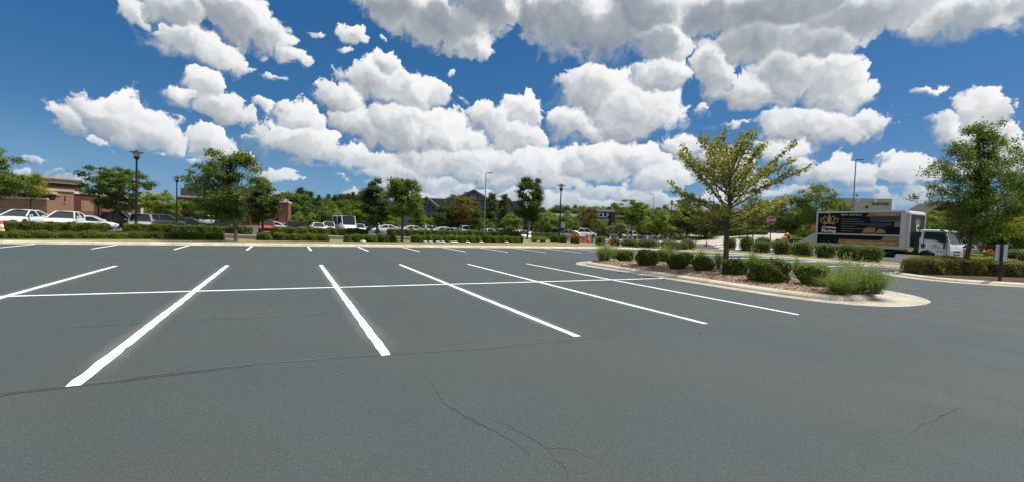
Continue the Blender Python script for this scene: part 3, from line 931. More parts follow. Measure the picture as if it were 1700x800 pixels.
def tree_meshes(rx, ry, z0, z1, H0, cx, tr, nc, nl, lsz, seed, style='round', lm='mid', bark='bark', cs=.2, flat=.6, shell=.55, lean=0., asp=.6, up=.5):
    """crown spans z0..z1 about x = cx; trunk stands at the origin; returns (trunk mesh, crown mesh)"""
    rg = np.random.default_rng(seed); prof = PROFILE[style]; cl = []
    hz = z1 - z0
    lob = rg.normal(0, 1, (5, 3)); lobp = rg.uniform(0, 6, 5)
    while len(cl) < nc:
        t = rg.uniform(.02, .98); a = rg.uniform(0, 2 * PI); f = prof(t)
        if rg.uniform() > f + .15: continue
        r = (1 - (1 - rg.uniform() ** .5) * shell * 1.6) * f
        d = np.array([math.cos(a), math.sin(a), 2 * t - 1])
        lo = 1 + .13 * sum(math.sin(lob[i] @ d * 2.4 + lobp[i]) for i in range(5)) / 1.6
        r = max(.05, r) * lo
        cl.append((cx + lean * (t - .5) + rx * r * d[0], ry * r * d[1], z0 + hz * (t + .03 * rg.normal()), a, r))
    cl = np.array([c[:3] for c in cl]); sz = cs * 1.42 * rg.uniform(.6, 1.35, nc) * (rx + hz / 2) * .5
    cnt = np.maximum(3, (nl * 1.25 * sz ** 2 / (sz ** 2).sum()).astype(int)); idx = np.repeat(np.arange(nc), cnt)
    off = rg.normal(0, 1, (len(idx), 3)); off = unit(off) * np.abs(rg.normal(.75, .33, len(idx)))[:, None]
    off[:, 2] *= flat
    P = cl[idx] + off * sz[idx][:, None]
    ctr = np.array([cx, 0, z0 + hz * .4])
    N = unit(unit(P - ctr) * .7 + off * .5 + np.array([0, 0, up]))
    V = leaves(P, N, lsz * 1.15, lsz * 1.15 * asp, .4, rg, .55)
    crown = quads_mesh('crown', V, LF[lm])
    b = MB()
    top = z0 + hz * .72
    tp = [(0, 0, 0), (.01, 0, .12), (cx * .12, .02, H0 * .5), (cx * .3, -.02, H0), (cx * .6, .03, z0 + hz * .4), (cx * .9 + lean * .2, 0, top)]
    b.tube(tp, [tr * 1.45, tr * 1.05, tr, tr * .85, tr * .45, tr * .14], 9)
    nb = min(nc, 46)
    for c in cl[rg.choice(nc, nb, replace=False)]:
        hd = math.hypot(c[0] - cx * .4, c[1]); zs = min(max(H0 * .92, c[2] - hd * rg.uniform(.55, 1.0)), top)
        k = (zs - H0) / max(.1, top - H0); sx = cx * (.3 + .6 * max(0, k))
        mid = (sx + (c[0] - sx) * .5 + rg.normal(0, .03) * rx, c[1] * .45, zs + (c[2] - zs) * .38)
        r0 = tr * (.42 - .25 * max(0, k)) * rg.uniform(.7, 1.1)
        b.tube([(sx, 0, zs), mid, tuple(c)], [r0, r0 * .6, r0 * .18], 5, cap=False)
    trunk = b.mesh('trunk', M[bark], smooth=True)
    return trunk, crown


def tree(px, D, bb, label, group=None, z=0., name='tree', tr=.09, H0=None, **kw):
    """plant a tree: foot on bearing px at depth D; bb = crown's left, right, top, bottom bearings"""
    x, y = at(px, D); s = D / FPX
    x0, x1, yt, yb = bb
    z1 = zh(px, yt, D) - z; z0 = zh(px, yb, D) - z
    rx = (x1 - x0) / 2 * s * .97; cx = ((x0 + x1) / 2 - px) * s
    H0 = H0 if H0 else z0 + .12 * (z1 - z0)
    a, c = tree_meshes(rx, rx * kw.pop('dep', .9), z0, z1, H0, cx, tr, **kw)
    t = tag(empty(name, (x, y, z), -YAW), label, 'tree', group)
    obj('trunk', a, t); obj('crown', c, t)
    return t


# ---- trees on the verge
tree(392, 25.5, (314, 438, 252, 362), 'leaning dark green tree with tiered boughs in the hedge gap, nearest verge tree', z=.12, tr=.085, nc=95, nl=15000, lsz=.105, seed=11, style='vase', lm='mid', cs=.15, flat=.6, lean=.5, shell=.75, up=.8)
tree(668, 33.5, (634, 704, 290, 362), 'round bright green tree whose trunk stands in the hedge gap right of a darker tree', z=.12, tr=.09, nc=80, nl=12000, lsz=.12, seed=12, style='oval', lm='green', cs=.17, shell=.6)
tree(627, 38.5, (598, 648, 298, 372), 'dark round tree close behind the round bright green verge tree', tr=.1, nc=60, nl=9000, lsz=.14, seed=13, style='oval', lm='dark', cs=.18, shell=.55)
tree(876, 54.0, (855, 898, 296, 372), 'tall dark upright tree with a notched top beside the verge', z=.1, tr=.12, nc=70, nl=8500, lsz=.19, seed=14, style='column', lm='dark', cs=.17, shell=.6, up=.9)
tree(436, 42.0, (408, 464, 298, 368), 'dark green tree just right of the leaning verge tree', tr=.11, nc=70, nl=9000, lsz=.16, seed=15, style='oval', lm='mid', cs=.17)
tree(195, 41.0, (139, 241, 279, 352), 'spreading green tree between the white cars and the tall left lamp', tr=.13, nc=80, nl=9000, lsz=.17, seed=16, style='umbrella', lm='mid', cs=.14, flat=.5, shell=.75)
tree(-25, 30.0, (-95, 46, 246, 332), 'dark broad tree cut off by the left edge of the view', tr=.14, nc=90, nl=12000, lsz=.13, seed=17, style='round', lm='mid', cs=.15, flat=.5)
tree(50, 46.0, (28, 78, 290, 326), 'yellow green small tree in front of the brick parapet at left', tr=.06, nc=40, nl=3500, lsz=.14, seed=18, style='round', lm='yellow', cs=.2, H0=2.2)
tree(1048, 50.0, (1018, 1081, 332, 374), 'small lime green spreading tree behind the row of verge bushes', z=.1, tr=.055, nc=60, nl=6500, lsz=.15, seed=19, style='umbrella', lm='lime', cs=.17, flat=.45, shell=.7)
tree(1140, 58.0, (1117, 1168, 328, 384), 'dark round tree left of the yellowing island tree', tr=.12, nc=60, nl=6500, lsz=.19, seed=20, style='round', lm='dark', cs=.18)
tree(1605, 22.0, (1538, 1704, 204, 388), 'tall feathery green tree rising from the right hedge island', z=.15, tr=.105, nc=190, nl=24000, lsz=.085, seed=21, style='oval', lm='green', cs=.09, flat=.85, shell=.85, H0=1.5)
tree(1310, 62.0, (1262, 1345, 338, 386), 'dark low spreading tree behind the red octagonal sign', z=.9, tr=.15, nc=60, nl=6500, lsz=.2, seed=22, style='umbrella', lm='dark', cs=.18)
tree(1352, 58.0, (1302, 1402, 310, 376), 'bright green round topped tree left of the pale hotel', z=.6, tr=.14, nc=80, nl=9000, lsz=.2, seed=23, style='oval', lm='green', cs=.17)
tree(1716, 45.0, (1655, 1760, 345, 398), 'yellow green tree at the right edge before the shops', z=.4, tr=.07, nc=55, nl=5000, lsz=.16, seed=24, style='umbrella', lm='yellow', cs=.15, flat=.4)
tree(1572, 56.0, (1534, 1606, 352, 386), 'yellowish tree behind the cab roof of the box truck', z=.5, tr=.08, nc=50, nl=4500, lsz=.17, seed=25, style='umbrella', lm='lime', cs=.17, flat=.4)
tree(1722, 33.0, (1682, 1790, 262, 345), 'green branches entering at the right edge beside the tall feathery tree', z=.1, tr=.12, nc=70, nl=8000, lsz=.12, seed=26, style='round', lm='mid', cs=.15, flat=.5)
tree(272, 62.0, (238, 292, 314, 362), 'yellow green airy tree between the two near left lamp posts', tr=.1, nc=60, nl=6000, lsz=.18, seed=27, style='oval', lm='lime', cs=.16, flat=.5)
tree(312, 74.0, (286, 340, 336, 370), 'low round green tree in front of the brick wall with dark letters', tr=.1, nc=50, nl=5000, lsz=.2, seed=28, style='round', lm='green', cs=.17)
tree(371, 70.0, (356, 388, 338, 372), 'lime green small tree behind the leaning verge tree', tr=.08, nc=40, nl=3500, lsz=.2, seed=29, style='oval', lm='lime', cs=.2)
tree(430, 78.0, (420, 456, 346, 374), 'lime green small tree before the brick corner tower', tr=.08, nc=40, nl=3500, lsz=.2, seed=30, style='round', lm='lime', cs=.2)


# ---- the airy yellowing tree on the planting island
def spray_tree(px, D, z, label):
    rg = np.random.default_rng(5); x, y = at(px, D); s = D / FPX
    t = tag(empty('tree', (x, y, z), -YAW), label, 'tree'); b = MB(); LP = []; LN = []
    H = zh(px, 229, D) - z; R = 2.45; zc = H * .52
    b.tube([(0, 0, 0), (.02, 0, .1), (.03, .01, .9), (-.01, .02, 1.75), (.06, 0, 2.5), (.03, .03, 3.3), (.10, 0, H * .86)], [.15, .108, .094, .085, .06, .04, .012], 10)
    limbs = []
    for i in range(36):
        a = i * 2.39996 + rg.normal(0, .25); k = i / 35
        z_s = 1.45 + k * (H * .74 - 1.45) * rg.uniform(.85, 1.05)
        el_ = math.radians(14 + 44 * k + rg.normal(0, 7))
        Ln = (R * (1.12 - .52 * k)) * rg.uniform(.72, 1.12) / max(.55, math.cos(el_) ** .6)
        Ln = min(Ln, (H * 1.0 - z_s) / max(.2, math.sin(el_)) * .93)
        limbs.append((a, z_s, el_, Ln, 0))
    limbs += [(-.04, 2.75, math.radians(17), 3.05, 1), (.0, 3.1, math.radians(24), 2.5, 1), (PI - .1, 2.9, math.radians(36), 2.35, 1), (PI + .25, 2.2, math.radians(17), 2.25, 1)]
    for (a, zs, el_, Ln, far) in limbs:
        d = Vector((math.cos(a) * math.cos(el_), math.sin(a) * math.cos(el_), math.sin(el_)))
        o = Vector((.02, 0, zs)); pts = [o]; n = 7
        for k in range(1, n + 1):
            bend = Vector((rg.normal(0, .05), rg.normal(0, .05), .03 - .025 * k / n)); d = (d + bend).normalized(); pts.append(pts[-1] + d * Ln / n)
        r0 = .034 * (1 - .5 * (zs - 1.4) / 3)
        b.tube(pts, [r0 * (1 - .9 * k / n) + .003 for k in range(n + 1)], 5, cap=False)
        for k in range(2, n + 1):
            for sdn in range(2 if not far else 2):
                p = pts[k]; q = rg.uniform(-1, 1)
                side = (d.cross(Vector((0, 0, 1))).normalized() * (1 if sdn == 0 else -1) + d * rg.uniform(.4, 1.1) + Vector((0, 0, rg.uniform(-.15, .5)))).normalized()
                tl = Ln * rg.uniform(.13, .30) * (1.15 - .6 * k / n)
                e = p + side * tl + Vector((0, 0, -.02)); mid = p + side * tl * .5 + Vector((0, 0, .02))
                b.tube([p, mid, e], [.007, .005, .002], 3, cap=False)
                m_ = int(rg.uniform(14, 30) * (1 if k > 2 else .7))
                tt = rg.uniform(.15, 1.05, m_)[:, None]
                base = np.array(p)[None] + (np.array(e) - np.array(p))[None] * tt
                LP.append(base + rg.normal(0, .06, (m_, 3))); 
        m_ = 40; tt = rg.uniform(.55, 1.02, m_)
        for u in tt:
            i0 = min(n - 1, int(u * n)); f = u * n - i0; p = pts[i0].lerp(pts[i0 + 1], min(1, f)); LP.append(np.array(p)[None] + rg.normal(0, .03, (1, 3)))
    P = np.concatenate(LP); lowr = (P[:, 0] > 1.15) & (P[:, 2] < 2.25); P = P[~lowr]
    V = leaves(P, np.tile([0, 0, 1.], (len(P), 1)), .115, .062, .45, rg, 1.1)
    obj('trunk', b.mesh('trunk', M['bark'], smooth=True), t)
    obj('crown', quads_mesh('crown', V, LF['gold']), t)


spray_tree(1206, 17.0, .20, 'sparse yellowing tree with thin spreading twigs on the planting island')

# ---- clipped hedges of the verge
HD = [(-400, 15.5), (0, 20.2), (100, 22.0), (200, 23.7), (450, 28.0), (600, 30.8), (750, 35.6), (870, 41)]
BD = [(-400, 20), (0, 25.7), (100, 27), (250, 29.2), (500, 34), (700, 44), (850, 54), (1000, 60)]


def hedge(p0, p1, tab, ztop, dep, label, seed, group, lsz=.07, dens=1500, mats=('hedge', 'hedge_core'), z=.12, dD=0):
    x0, y0 = at(p0, interp(p0, tab) + dD); x1, y1 = at(p1, interp(p1, tab) + dD); L = math.dist((x0, y0), (x1, y1))
    H = ztop - z; n = int(dens * (L * (dep + 2 * H)))
    me = hedge_mesh(L, dep, H, n, lsz, seed, mats=mats)
    return tag(obj('hedge', me, None, ((x0 + x1) / 2, (y0 + y1) / 2, z), math.atan2(y1 - y0, x1 - x0)), label, 'hedge', group)


g1 = 'low clipped hedges along the kerb'
for k, (p0, p1, lab) in enumerate([
        (-120, 9, 'low hedge running out of view at the left end of the front row'), (11, 247, 'longest low front hedge, below the two white sedans'), (249, 372, 'low front hedge ending beside the leaning tree, half in its shade'),
        (427, 452, 'short front hedge block just right of the leaning tree'), (454, 545, 'low front hedge left of the tan gap before the white bus'),
        (573, 625, 'sunlit front hedge left of the shaded one by the round green tree'), (626, 656, 'shaded short front hedge left of the round green tree trunk'),
        (685, 735, 'front hedge right of the round green tree, with pale stones below'), (736, 799, 'front hedge with pale stones below, left of the tall grey light pole foot'), (803, 866, 'rightmost low front hedge, ending at the orange cone by the upright tree')]):
    zt = interp((p0 + p1) / 2, [(0, .44), (250, .48), (450, .53), (750, .63), (870, .67)])
    hedge(p0, p1, HD, zt, .75, lab, 100 + k, g1, .062 + .00004 * max(0, p0), 1300 if p0 < 500 else 900)
g2 = 'taller hedges behind the low row'
for k, (p0, p1, lab) in enumerate([
        (-120, 177, 'tall back hedge hiding the bumpers of the two white sedans'), (206, 392, 'tall back hedge across the silver van and both left lamp posts'),
        (394, 420, 'dark short back hedge behind the leaning tree trunk'), (452, 608, 'tall back hedge in front of the white bus and white cars'),
        (646, 772, 'tall back hedge hiding the pale blue sedan'), (776, 812, 'tall back hedge at the foot of the grey light pole'), (818, 862, 'back hedge left of the tall dark upright tree'),
        (884, 925, 'back hedge behind the verge right of the tall upright tree')]):
    zt = interp((p0 + p1) / 2, [(0, .74), (300, .80), (500, .82), (700, .87), (900, .92)])
    hedge(p0, p1, BD, zt, .9, lab, 130 + k, g2, .08 + .00005 * max(0, p0), 800 if p0 < 500 else 520, z=.05)
# browning hedge on the right-hand island
gR = 'browning hedge blocks'
hedge(1513, 1588, [(0, 20.3), (1700, 20.3)], .86, 1.1, 'browning clipped hedge under the truck cab, left block', 150, gR, .05, 2000, ('brown', 'hedge_core'), .14)
hedge(1589, 1640, [(0, 20.1), (1700, 20.1)], .82, 1.05, 'browning clipped hedge at the tall feathery tree, middle block', 151, gR, .05, 2000, ('brown', 'hedge_core'), .14)
hedge(1641, 1693, [(0, 19.7), (1700, 19.7)], .84, 1.05, 'browning clipped hedge behind the blank white sign, right block', 152, gR, .05, 2000, ('brown', 'hedge_core'), .14)
hedge(1560, 1680, [(0, 22.6), (1700, 22.6)], .88, .9, 'lime tinted hedge behind the browning hedge at the tree foot', 153, gR, .06, 1100, ('gold', 'hedge_core'), .14)
# hedge along the climbing road
for p0, p1, lab, sd_ in ((1120, 1196, 'long far hedge left of the island tree trunk, beyond the cones', 154), (1212, 1272, 'far hedge beside the climbing road behind the red octagonal sign', 155)):
    x0, y0 = at(p0, 88); x1, y1 = at(p1, 88); L = math.dist((x0, y0), (x1, y1)); zz = min(tz(p0, 88), tz(p1, 88)) if p0 < 1200 else tz(1240, 88) - .1
    me = hedge_mesh(L, 1.6, 1.25, int(90 * L * 4), .2, sd_, lump=.12)
    tag(obj('hedge', me, None, ((x0 + x1) / 2, (y0 + y1) / 2, zz - .3), math.atan2(y1 - y0, x1 - x0)), lab, 'hedge', 'far hedges')


for p0, p1, D, h_, lab, sd_ in ((1316, 1347, 66, 1.5, 'dark far hedge block between the black cart and the truck ramp', 156), (1600, 1690, 68, 1.3, 'dark far hedge in front of the flat roofed store', 157), (1284, 1316, 104, 1.6, 'far hedge at the top of the climbing road', 158)):
    x0, y0 = at(p0, D); x1, y1 = at(p1, D); L = math.dist((x0, y0), (x1, y1))
    me = hedge_mesh(L, 1.6, h_ + .3, int(90 * L * 4), .2, sd_, lump=.14)
    tag(obj('hedge', me, None, ((x0 + x1) / 2, (y0 + y1) / 2, tz((p0 + p1) / 2, D) - .3), math.atan2(y1 - y0, x1 - x0)), lab, 'hedge', 'far hedges')


# ---- shrubs on the planting island
def shrub(px, yb, z, wpx, ytop, label, seed, n=5200, lsz=.06, lm='hedge', box=.32, group='shrubs on the planting island', dr=.85, lump=.19):
    x, y = gp(px, yb, z); D = x * FWD.x + y * FWD.y; s = D / FPX
    rx = wpx / 2 * s; ry = rx * dr
    x += FWD.x * ry * .8; y += FWD.y * ry * .8
    H = (yb - ytop) * s * 1.02
    me = shrub_mesh(rx * .87, ry * .9, H, n, lsz, seed, box, (lm, 'hedge_core'), lump, .06, .022)
    return tag(obj('shrub', me, None, (x, y, z - .02), -YAW + random.uniform(-.3, .3)), label, 'shrub', group)


shrub(1039, 433, .2, 29, 415, 'small round shrub next to the leftmost island grass tuft', 201, 3600, .055)
shrub(1077, 441, .2, 37, 415, 'broad rounded shrub, second island shrub from the left tip', 202, 5200, .06)
shrub(1102, 434, .22, 22, 415, 'yellowish shrub peeping out behind the broad rounded island shrub', 203, 3000, .06, 'lime')
shrub(1127, 447, .2, 31, 424, 'dark shrub on mulch left of the island tree', 204, 4800, .055, 'mid')
shrub(1141, 438, .22, 26, 419, 'bushy shrub half hidden behind the dark island shrub', 205, 3600, .055)
shrub(1172, 451, .2, 35, 427, 'round shrub just left of the island tree trunk', 206, 5200, .055, 'mid')
shrub(1227, 458, .2, 41, 431, 'round shrub just right of the island tree trunk', 207, 6200, .052)
shrub(1288, 469, .19, 60, 432, 'largest dark clipped shrub in the middle of the island', 208, 9500, .055, box=.6)
shrub(1364, 474, .19, 52, 440, 'bright yellow green shrub left of the tall island grasses', 209, 7500, .052, 'lime', .3, lump=.16)
shrub(1331, 457, .2, 19, 444, 'small reddish brown dry shrub between two green island shrubs', 210, 1500, .05, 'rust', .3)


def tuft(px, yb, z, ytop, wpx, label, seed, n=420, pl=40, arch=.6, group='ornamental grasses on the planting island'):
    x, y = gp(px, yb, z); D = x * FWD.x + y * FWD.y; s = D / FPX
    me = grass_mesh((yb - ytop) * s * .96, wpx / 2 * s, n, seed, .0075 * (D / 14), pl, arch)
    return tag(obj('ornamental_grass', me, None, (x, y, z - .03), 0), label, 'grass', group)


tuft(1003, 432, .18, 402, 54, 'pale feathery grass tuft at the far left tip of the island', 301, 760, 80)
tuft(1020, 428, .18, 408, 34, 'soft grass tuft behind the leftmost island grass tuft', 302, 380, 50)
tuft(1108, 425, .2, 400, 60, 'wispy pale grass behind the broad rounded island shrub', 303, 300, 60)
tuft(1163, 432, .22, 410, 40, 'thin grass tuft behind the shrub left of the tree', 304, 260, 40)
tuft(1192, 447, .2, 414, 24, 'thin upright grass against the left of the tree trunk', 305, 160, 26, .3)
tuft(1250, 448, .2, 414, 40, 'olive grass tuft rising behind the shrub right of the tree', 306, 420, 40)
tuft(1322, 452, .2, 424, 30, 'small grass tuft behind the reddish dry shrub', 307, 260, 25)
tuft(1392, 483, .2, 447, 96, 'arching green grass clump nearest the kerb', 308, 1100, 40, .95)
tuft(1426, 480, .2, 440, 112, 'tall pale green grass clump in the middle of the end group', 309, 1200, 110, .6)
tuft(1450, 485, .19, 443, 76, 'rightmost grass clump at the island tip, brown at the base', 310, 900, 80, .6)
tuft(1408, 468, .2, 428, 84, 'hazy grass clump at the back of the end group', 311, 800, 110, .6)

# ---- round shrubs between the verge kerb and the truck
g3 = 'ball shrubs along the verge by the truck'
for k, (px, X, w, H, lab) in enumerate([
        (1212, 40.0, 20, 1.15, 'ball shrub beside the island tree trunk on the far verge'), (1240, 38.2, 20, 1.35, 'ball shrub on the verge left of the red octagonal sign'),
        (1265, 37.4, 25, 1.0, 'wide low ball shrub under the red octagonal sign'), (1300, 37.0, 26, 1.18, 'ball shrub hiding the legs of the bending worker'),
        (1335, 36.6, 28, 1.15, 'dark ball shrub under the curved ramp behind the truck'), (1372, 36.4, 25, 1.05, 'ball shrub at the rear wheels of the truck'),
        (1411, 36.1, 30, 1.10, 'ball shrub below the web address, left of a pair'), (1444, 35.9, 38, 1.12, 'broad ball shrub below the web address, right of a pair')]):
    x, y = on_x(px, X); D = x * FWD.x + y * FWD.y; rx = w / 2 * D / FPX
    me = shrub_mesh(rx, rx * .9, H, 3200, .085, 220 + k, .55, ('hedge', 'hedge_core'), .10, .0, .025)
    tag(obj('shrub', me, None, (x, y, .11), random.uniform(0, 6)), lab, 'shrub', g3)
g4 = 'low bushes at the right end of the verge'
for k, (px, D, w, h_, lab) in enumerate([
        (921, 47, 15, .75, 'low bush left of the black lamp post on the verge'), (936, 46, 11, .75, 'low bush just right of the black lamp post foot'), (956, 45, 14, .75, 'low bush at the orange netting on the verge'),
        (998, 42, 15, .85, 'low square bush alone before the pale road'), (1022, 42, 14, .7, 'low bush left of the thin lime tree trunk'), (1046, 41.5, 26, .75, 'wide low bush at the thin lime tree trunk'),
        (1075, 40, 38, .85, 'widest low bush right of the thin lime tree trunk'), (1112, 39.5, 26, .85, 'low bush left of a pair behind the island shrubs'), (1132, 39, 20, .65, 'lowest bush right of the pair behind the island shrubs'), (1143, 40.5, 22, .95, 'low bush last before the white crossing bars'),
        (1267, 52, 26, 1.4, 'dark rounded bush on the pale paving behind the octagonal sign post'), (1291, 54, 20, 1.0, 'small dark bush left of the black cart')]):
    x, y = at(px, D); rx = w / 2 * D / FPX
    me = shrub_mesh(rx, min(rx, .8), h_, 1500, .10, 240 + k, .5, ('hedge', 'hedge_core'), .12, .0, .03)
    tag(obj('shrub', me, None, (x, y, .1), -YAW), lab, 'shrub', g4)
for k, (px, D, w, h_, lab) in enumerate([(1668, 44, 44, .75, 'low round bush behind the blank white sign, left one'), (1690, 41, 36, 1.15, 'dark clipped bush at the right edge above the white sign'), (1630, 47, 50, .7, 'low green bush left of the blank white sign'),
                                         (1600, 42, 44, .6, 'low lime bush just right of the truck front')]):
    x, y = at(px, D); rx = w / 2 * D / FPX
    me = shrub_mesh(rx, min(rx, 1.0), h_, 1800, .10, 260 + k, .5, ('lime' if k in (0, 3) else 'hedge', 'hedge_core'), .12, .0, .03)
    tag(obj('shrub', me, None, (x, y, .12), -YAW), lab, 'shrub', 'bushes right of the truck')
# dry grass clumps on the verge
for k, (px, D, lab) in enumerate([(888, 46, 'dry straw coloured grass clump right of the upright tree'), (902, 45.5, 'dry straw coloured grass clump left of the low verge bushes')]):
    x, y = at(px, D); tag(obj('ornamental_grass', grass_mesh(.6, .9, 420, 320 + k, .02, 80, .5), None, (x, y, .11)), lab, 'grass')

# fine litter on the island mulch, uncountable
rg = np.random.default_rng(9); nst = 9000
A = np.array(inner); lo_, hi_ = A.min(0), A.max(0); P = rg.uniform(lo_, hi_, (nst * 2, 2))
cxy = A.mean(0)


def inside(P, poly):
    x, y = P[:, 0], P[:, 1]; r = np.zeros(len(P), bool); j = len(poly) - 1
    for i in range(len(poly)):
        xi, yi = poly[i]; xj, yj = poly[j]
        c = ((yi > y) != (yj > y)) & (x < (xj - xi) * (y - yi) / (yj - yi + 1e-12) + xi); r ^= c; j = i
    return r


P = P[inside(P, inner)][:nst]
f = np.clip(np.max(np.abs((P - cxy) / np.maximum(1e-6, (hi_ - lo_) / 2)), axis=1), 0, 1)
P3 = np.stack([P[:, 0], P[:, 1], .118 + .135 * (1 - f ** 2.2)], 1)
V = leaves(P3, np.tile([0, 0, 1.], (len(P3), 1)), .12, .022, .5, rg, .45)
tag(obj('mulch_litter', quads_mesh('mulch_litter', V, M['straw'])), 'reddish pine straw scattered over the planting island', 'mulch', None, 'stuff')
# pale stones along the front hedge
g5 = 'pale stones under the front hedge'
for k, (px, D) in enumerate([(604, 31), (707, 34), (716, 34.2), (728, 34.5), (736, 34.7), (752, 35.2), (757, 35.4), (778, 36), (800, 37), (842, 39.5)]):
    bm = bmesh.new(); bmesh.ops.create_icosphere(bm, subdivisions=2, radius=.17)
    for v in bm.verts: v.co = Vector((v.co.x * random.uniform(1.2, 1.5), v.co.y, v.co.z * .6)) * random.uniform(.88, 1.12)
    me = bpy.data.meshes.new('stone'); bm.to_mesh(me); bm.free(); me.materials.append(M['rock'])
    x, y = at(px, D - 1.2)
    tag(obj('stone', me, None, (x, y, .19), random.uniform(0, 6)), 'pale stone lying at the foot of the low front hedge', 'stone', g5)

# the understorey of the far woods, one mass closing the gaps below the crowns
rgw = np.random.default_rng(77); nw = 26000
pxs = rgw.uniform(430, 1800, nw); Dw = rgw.uniform(150, 182, nw); hw = rgw.uniform(0, 1, nw) ** .8 * (4.2 + 1.6 * np.sin(pxs * .05) + 1.1 * np.sin(pxs * .17 + 1))
PW = np.array([(*at(p, d), max(0, h)) for p, d, h in zip(pxs, Dw, hw)])
PW[:, 2] += np.where(pxs > 1200, 2.0, 0)
VW = leaves(PW, np.tile(np.array([-FWD.x, -FWD.y, .7]), (nw, 1)), 1.5, 1.0, .4, rgw, .6)
tag(obj('wood_undergrowth', quads_mesh('wood_undergrowth', VW, LF['pine'])), 'low green undergrowth of the far woods behind all the buildings', 'undergrowth', None, 'stuff')

# windblown bits in the gutter and on the lot
rgd = np.random.default_rng(31); PD = []
outer = smooth_path(ISL, True)
for k in range(420):
    q = outer[rgd.integers(len(outer))]; PD.append((q[0] + rgd.normal(0, .10) + .28 * np.sign(cxy[0] - q[0]) * .6, q[1] + rgd.normal(0, .12), .022))
for k in range(60): PD.append((rgd.uniform(-6, 14), rgd.uniform(2, 20), .006))
PD = np.array(PD)
tag(obj('leaf_litter', quads_mesh('leaf_litter', leaves(PD, np.tile([0, 0, 1.], (len(PD), 1)), .035, .018, .5, rgd, .25), M['straw'])), 'dry leaf bits blown along the island gutter', 'litter', None, 'stuff')

# ------------------------------------------------------------------ vehicles
M['truck_white'] = pbr('truck_white', (.74, .75, .73), .35, var=.04, coat=.3)
M['truck_rail'] = pbr('brushed_rail', (.47, .48, .46), .4, .3, var=.06)
M['wrap_black'] = pbr('black_vinyl_wrap', (.008, .008, .009), .55, spec=.12, var=.2, vscale=1)
M['wrap_char'] = pbr('charcoal_wrap', (.028, .027, .026), .5, spec=.2, var=.2, vscale=1)
M['wrap_gold'] = pbr('gold_vinyl', (.34, .17, .035), .45, var=.12, vscale=1.5)
M['wrap_gold_dull'] = pbr('dull_gold_vinyl', (.24, .125, .045), .45, var=.12, vscale=1.5)
M['ink_gold'] = pbr('gold_lettering', (.52, .33, .12), .5, var=0)
M['ink_white'] = pbr('white_lettering', (.72, .72, .70), .5, var=0)
M['ink_cream'] = pbr('cream_lettering', (.60, .49, .33), .5, var=0)
M['ink_grey'] = pbr('grey_lettering', (.16, .155, .15), .5, var=0)
M['ink_yellow'] = pbr('machine_yellow', (.30, .20, .035), .5, var=.1)
M['ink_rust'] = pbr('machine_red', (.20, .045, .02), .5, var=.1)
M['ink_blue'] = pbr('dusk_blue_print', (.022, .028, .042), .5, var=.3, vscale=3)
M['chrome'] = pbr('chrome', (.6, .6, .6), .15, .9, var=0)


def text(name, s, size, loc, m_, parent, rot=(PI / 2, 0, 0), width=None, ext=.004, shear=0., bold=0., align='LEFT', arc=None):
    cu = bpy.data.curves.new(name, 'FONT'); cu.body = s; cu.size = size; cu.extrude = ext; cu.shear = shear; cu.offset = bold; cu.align_x = align
    cu.resolution_u = 3
    o = bpy.data.objects.new(name, cu); C.objects.link(o)
    dg = bpy.context.evaluated_depsgraph_get(); me = bpy.data.meshes.new_from_object(o.evaluated_get(dg)); bpy.data.objects.remove(o)
    me.materials.clear(); me.materials.append(m_)
    xs = [v.co.x for v in me.vertices]; w0 = max(xs) - min(xs); mx = (max(xs) + min(xs)) / 2
    if width:
        k = width / w0
        for v in me.vertices: v.co.x = (v.co.x - (min(xs) if align == 'LEFT' else mx)) * k
    if arc:                                         # bend the line on a circle of radius arc
        for v in me.vertices:
            a = v.co.x / arc; rr = arc + v.co.y; v.co.x = rr * math.sin(a); v.co.y = rr * math.cos(a) - arc
    p = obj(name, me, parent, loc); p.rotation_euler = rot
    return p


def flat(name, polys, m_, parent, y, th=.004):
    """thin applied graphic on a side panel (x, z polygons at local y, facing -y)"""
    b = MB(); Mx = Matrix(((1, 0, 0, 0), (0, 0, 1, 0), (0, 1, 0, 0), (0, 0, 0, 1)))
    for p in polys: b.prism(p, y - th, y, Mx)
    return b.build(name, m_, parent)


def crown_polys(cx, cz, w, h):
    """the five-looped crown emblem as bands; (x, z) polygons"""
    out = []
    def band(pts, t):
        n = len(pts)
        for i in range(n - 1):
            (x0, z0), (x1, z1) = pts[i], pts[i + 1]; dx, dz = x1 - x0, z1 - z0; L = math.hypot(dx, dz) or 1; nx, nz = -dz / L * t / 2, dx / L * t / 2
            out.append([(x0 + nx, z0 + nz), (x1 + nx, z1 + nz), (x1 - nx, z1 - nz), (x0 - nx, z0 - nz)])
    band([(cx + w * .34 * math.sin(a), cz - h * .30 - h * .12 * (1 - math.cos(a * 1.0)) * 2 + h * .06) for a in [(-1 + k / 6) * .95 for k in range(13)]], h * .07)
    for sx in (-1, 1):
        for (ox, oz, rx_, rz_, rot) in ((.19, .07, .088, .29, .30), (.36, -.05, .085, .25, .66)):
            L = []
            for k in range(19):
                a = -PI / 2 + .16 + (2 * PI - .32) * k / 18; u, v_ = rx_ * w * math.cos(a), rz_ * h * math.sin(a)
                u2, v2 = u * math.cos(rot) + v_ * math.sin(rot), -u * math.sin(rot) + v_ * math.cos(rot)
                L.append((cx + sx * (ox * w + u2), cz + oz * h + v2))
            band(L, h * .05)
    out.append([(cx - w * .035, cz - h * .26), (cx + w * .035, cz - h * .26), (cx + w * .06, cz + h * .30), (cx, cz + h * .42), (cx - w * .06, cz + h * .30)])
    out.append([(cx + w * .042 * math.cos(k * PI / 4), cz + h * .47 + h * .055 * math.sin(k * PI / 4)) for k in range(8)])
    return out


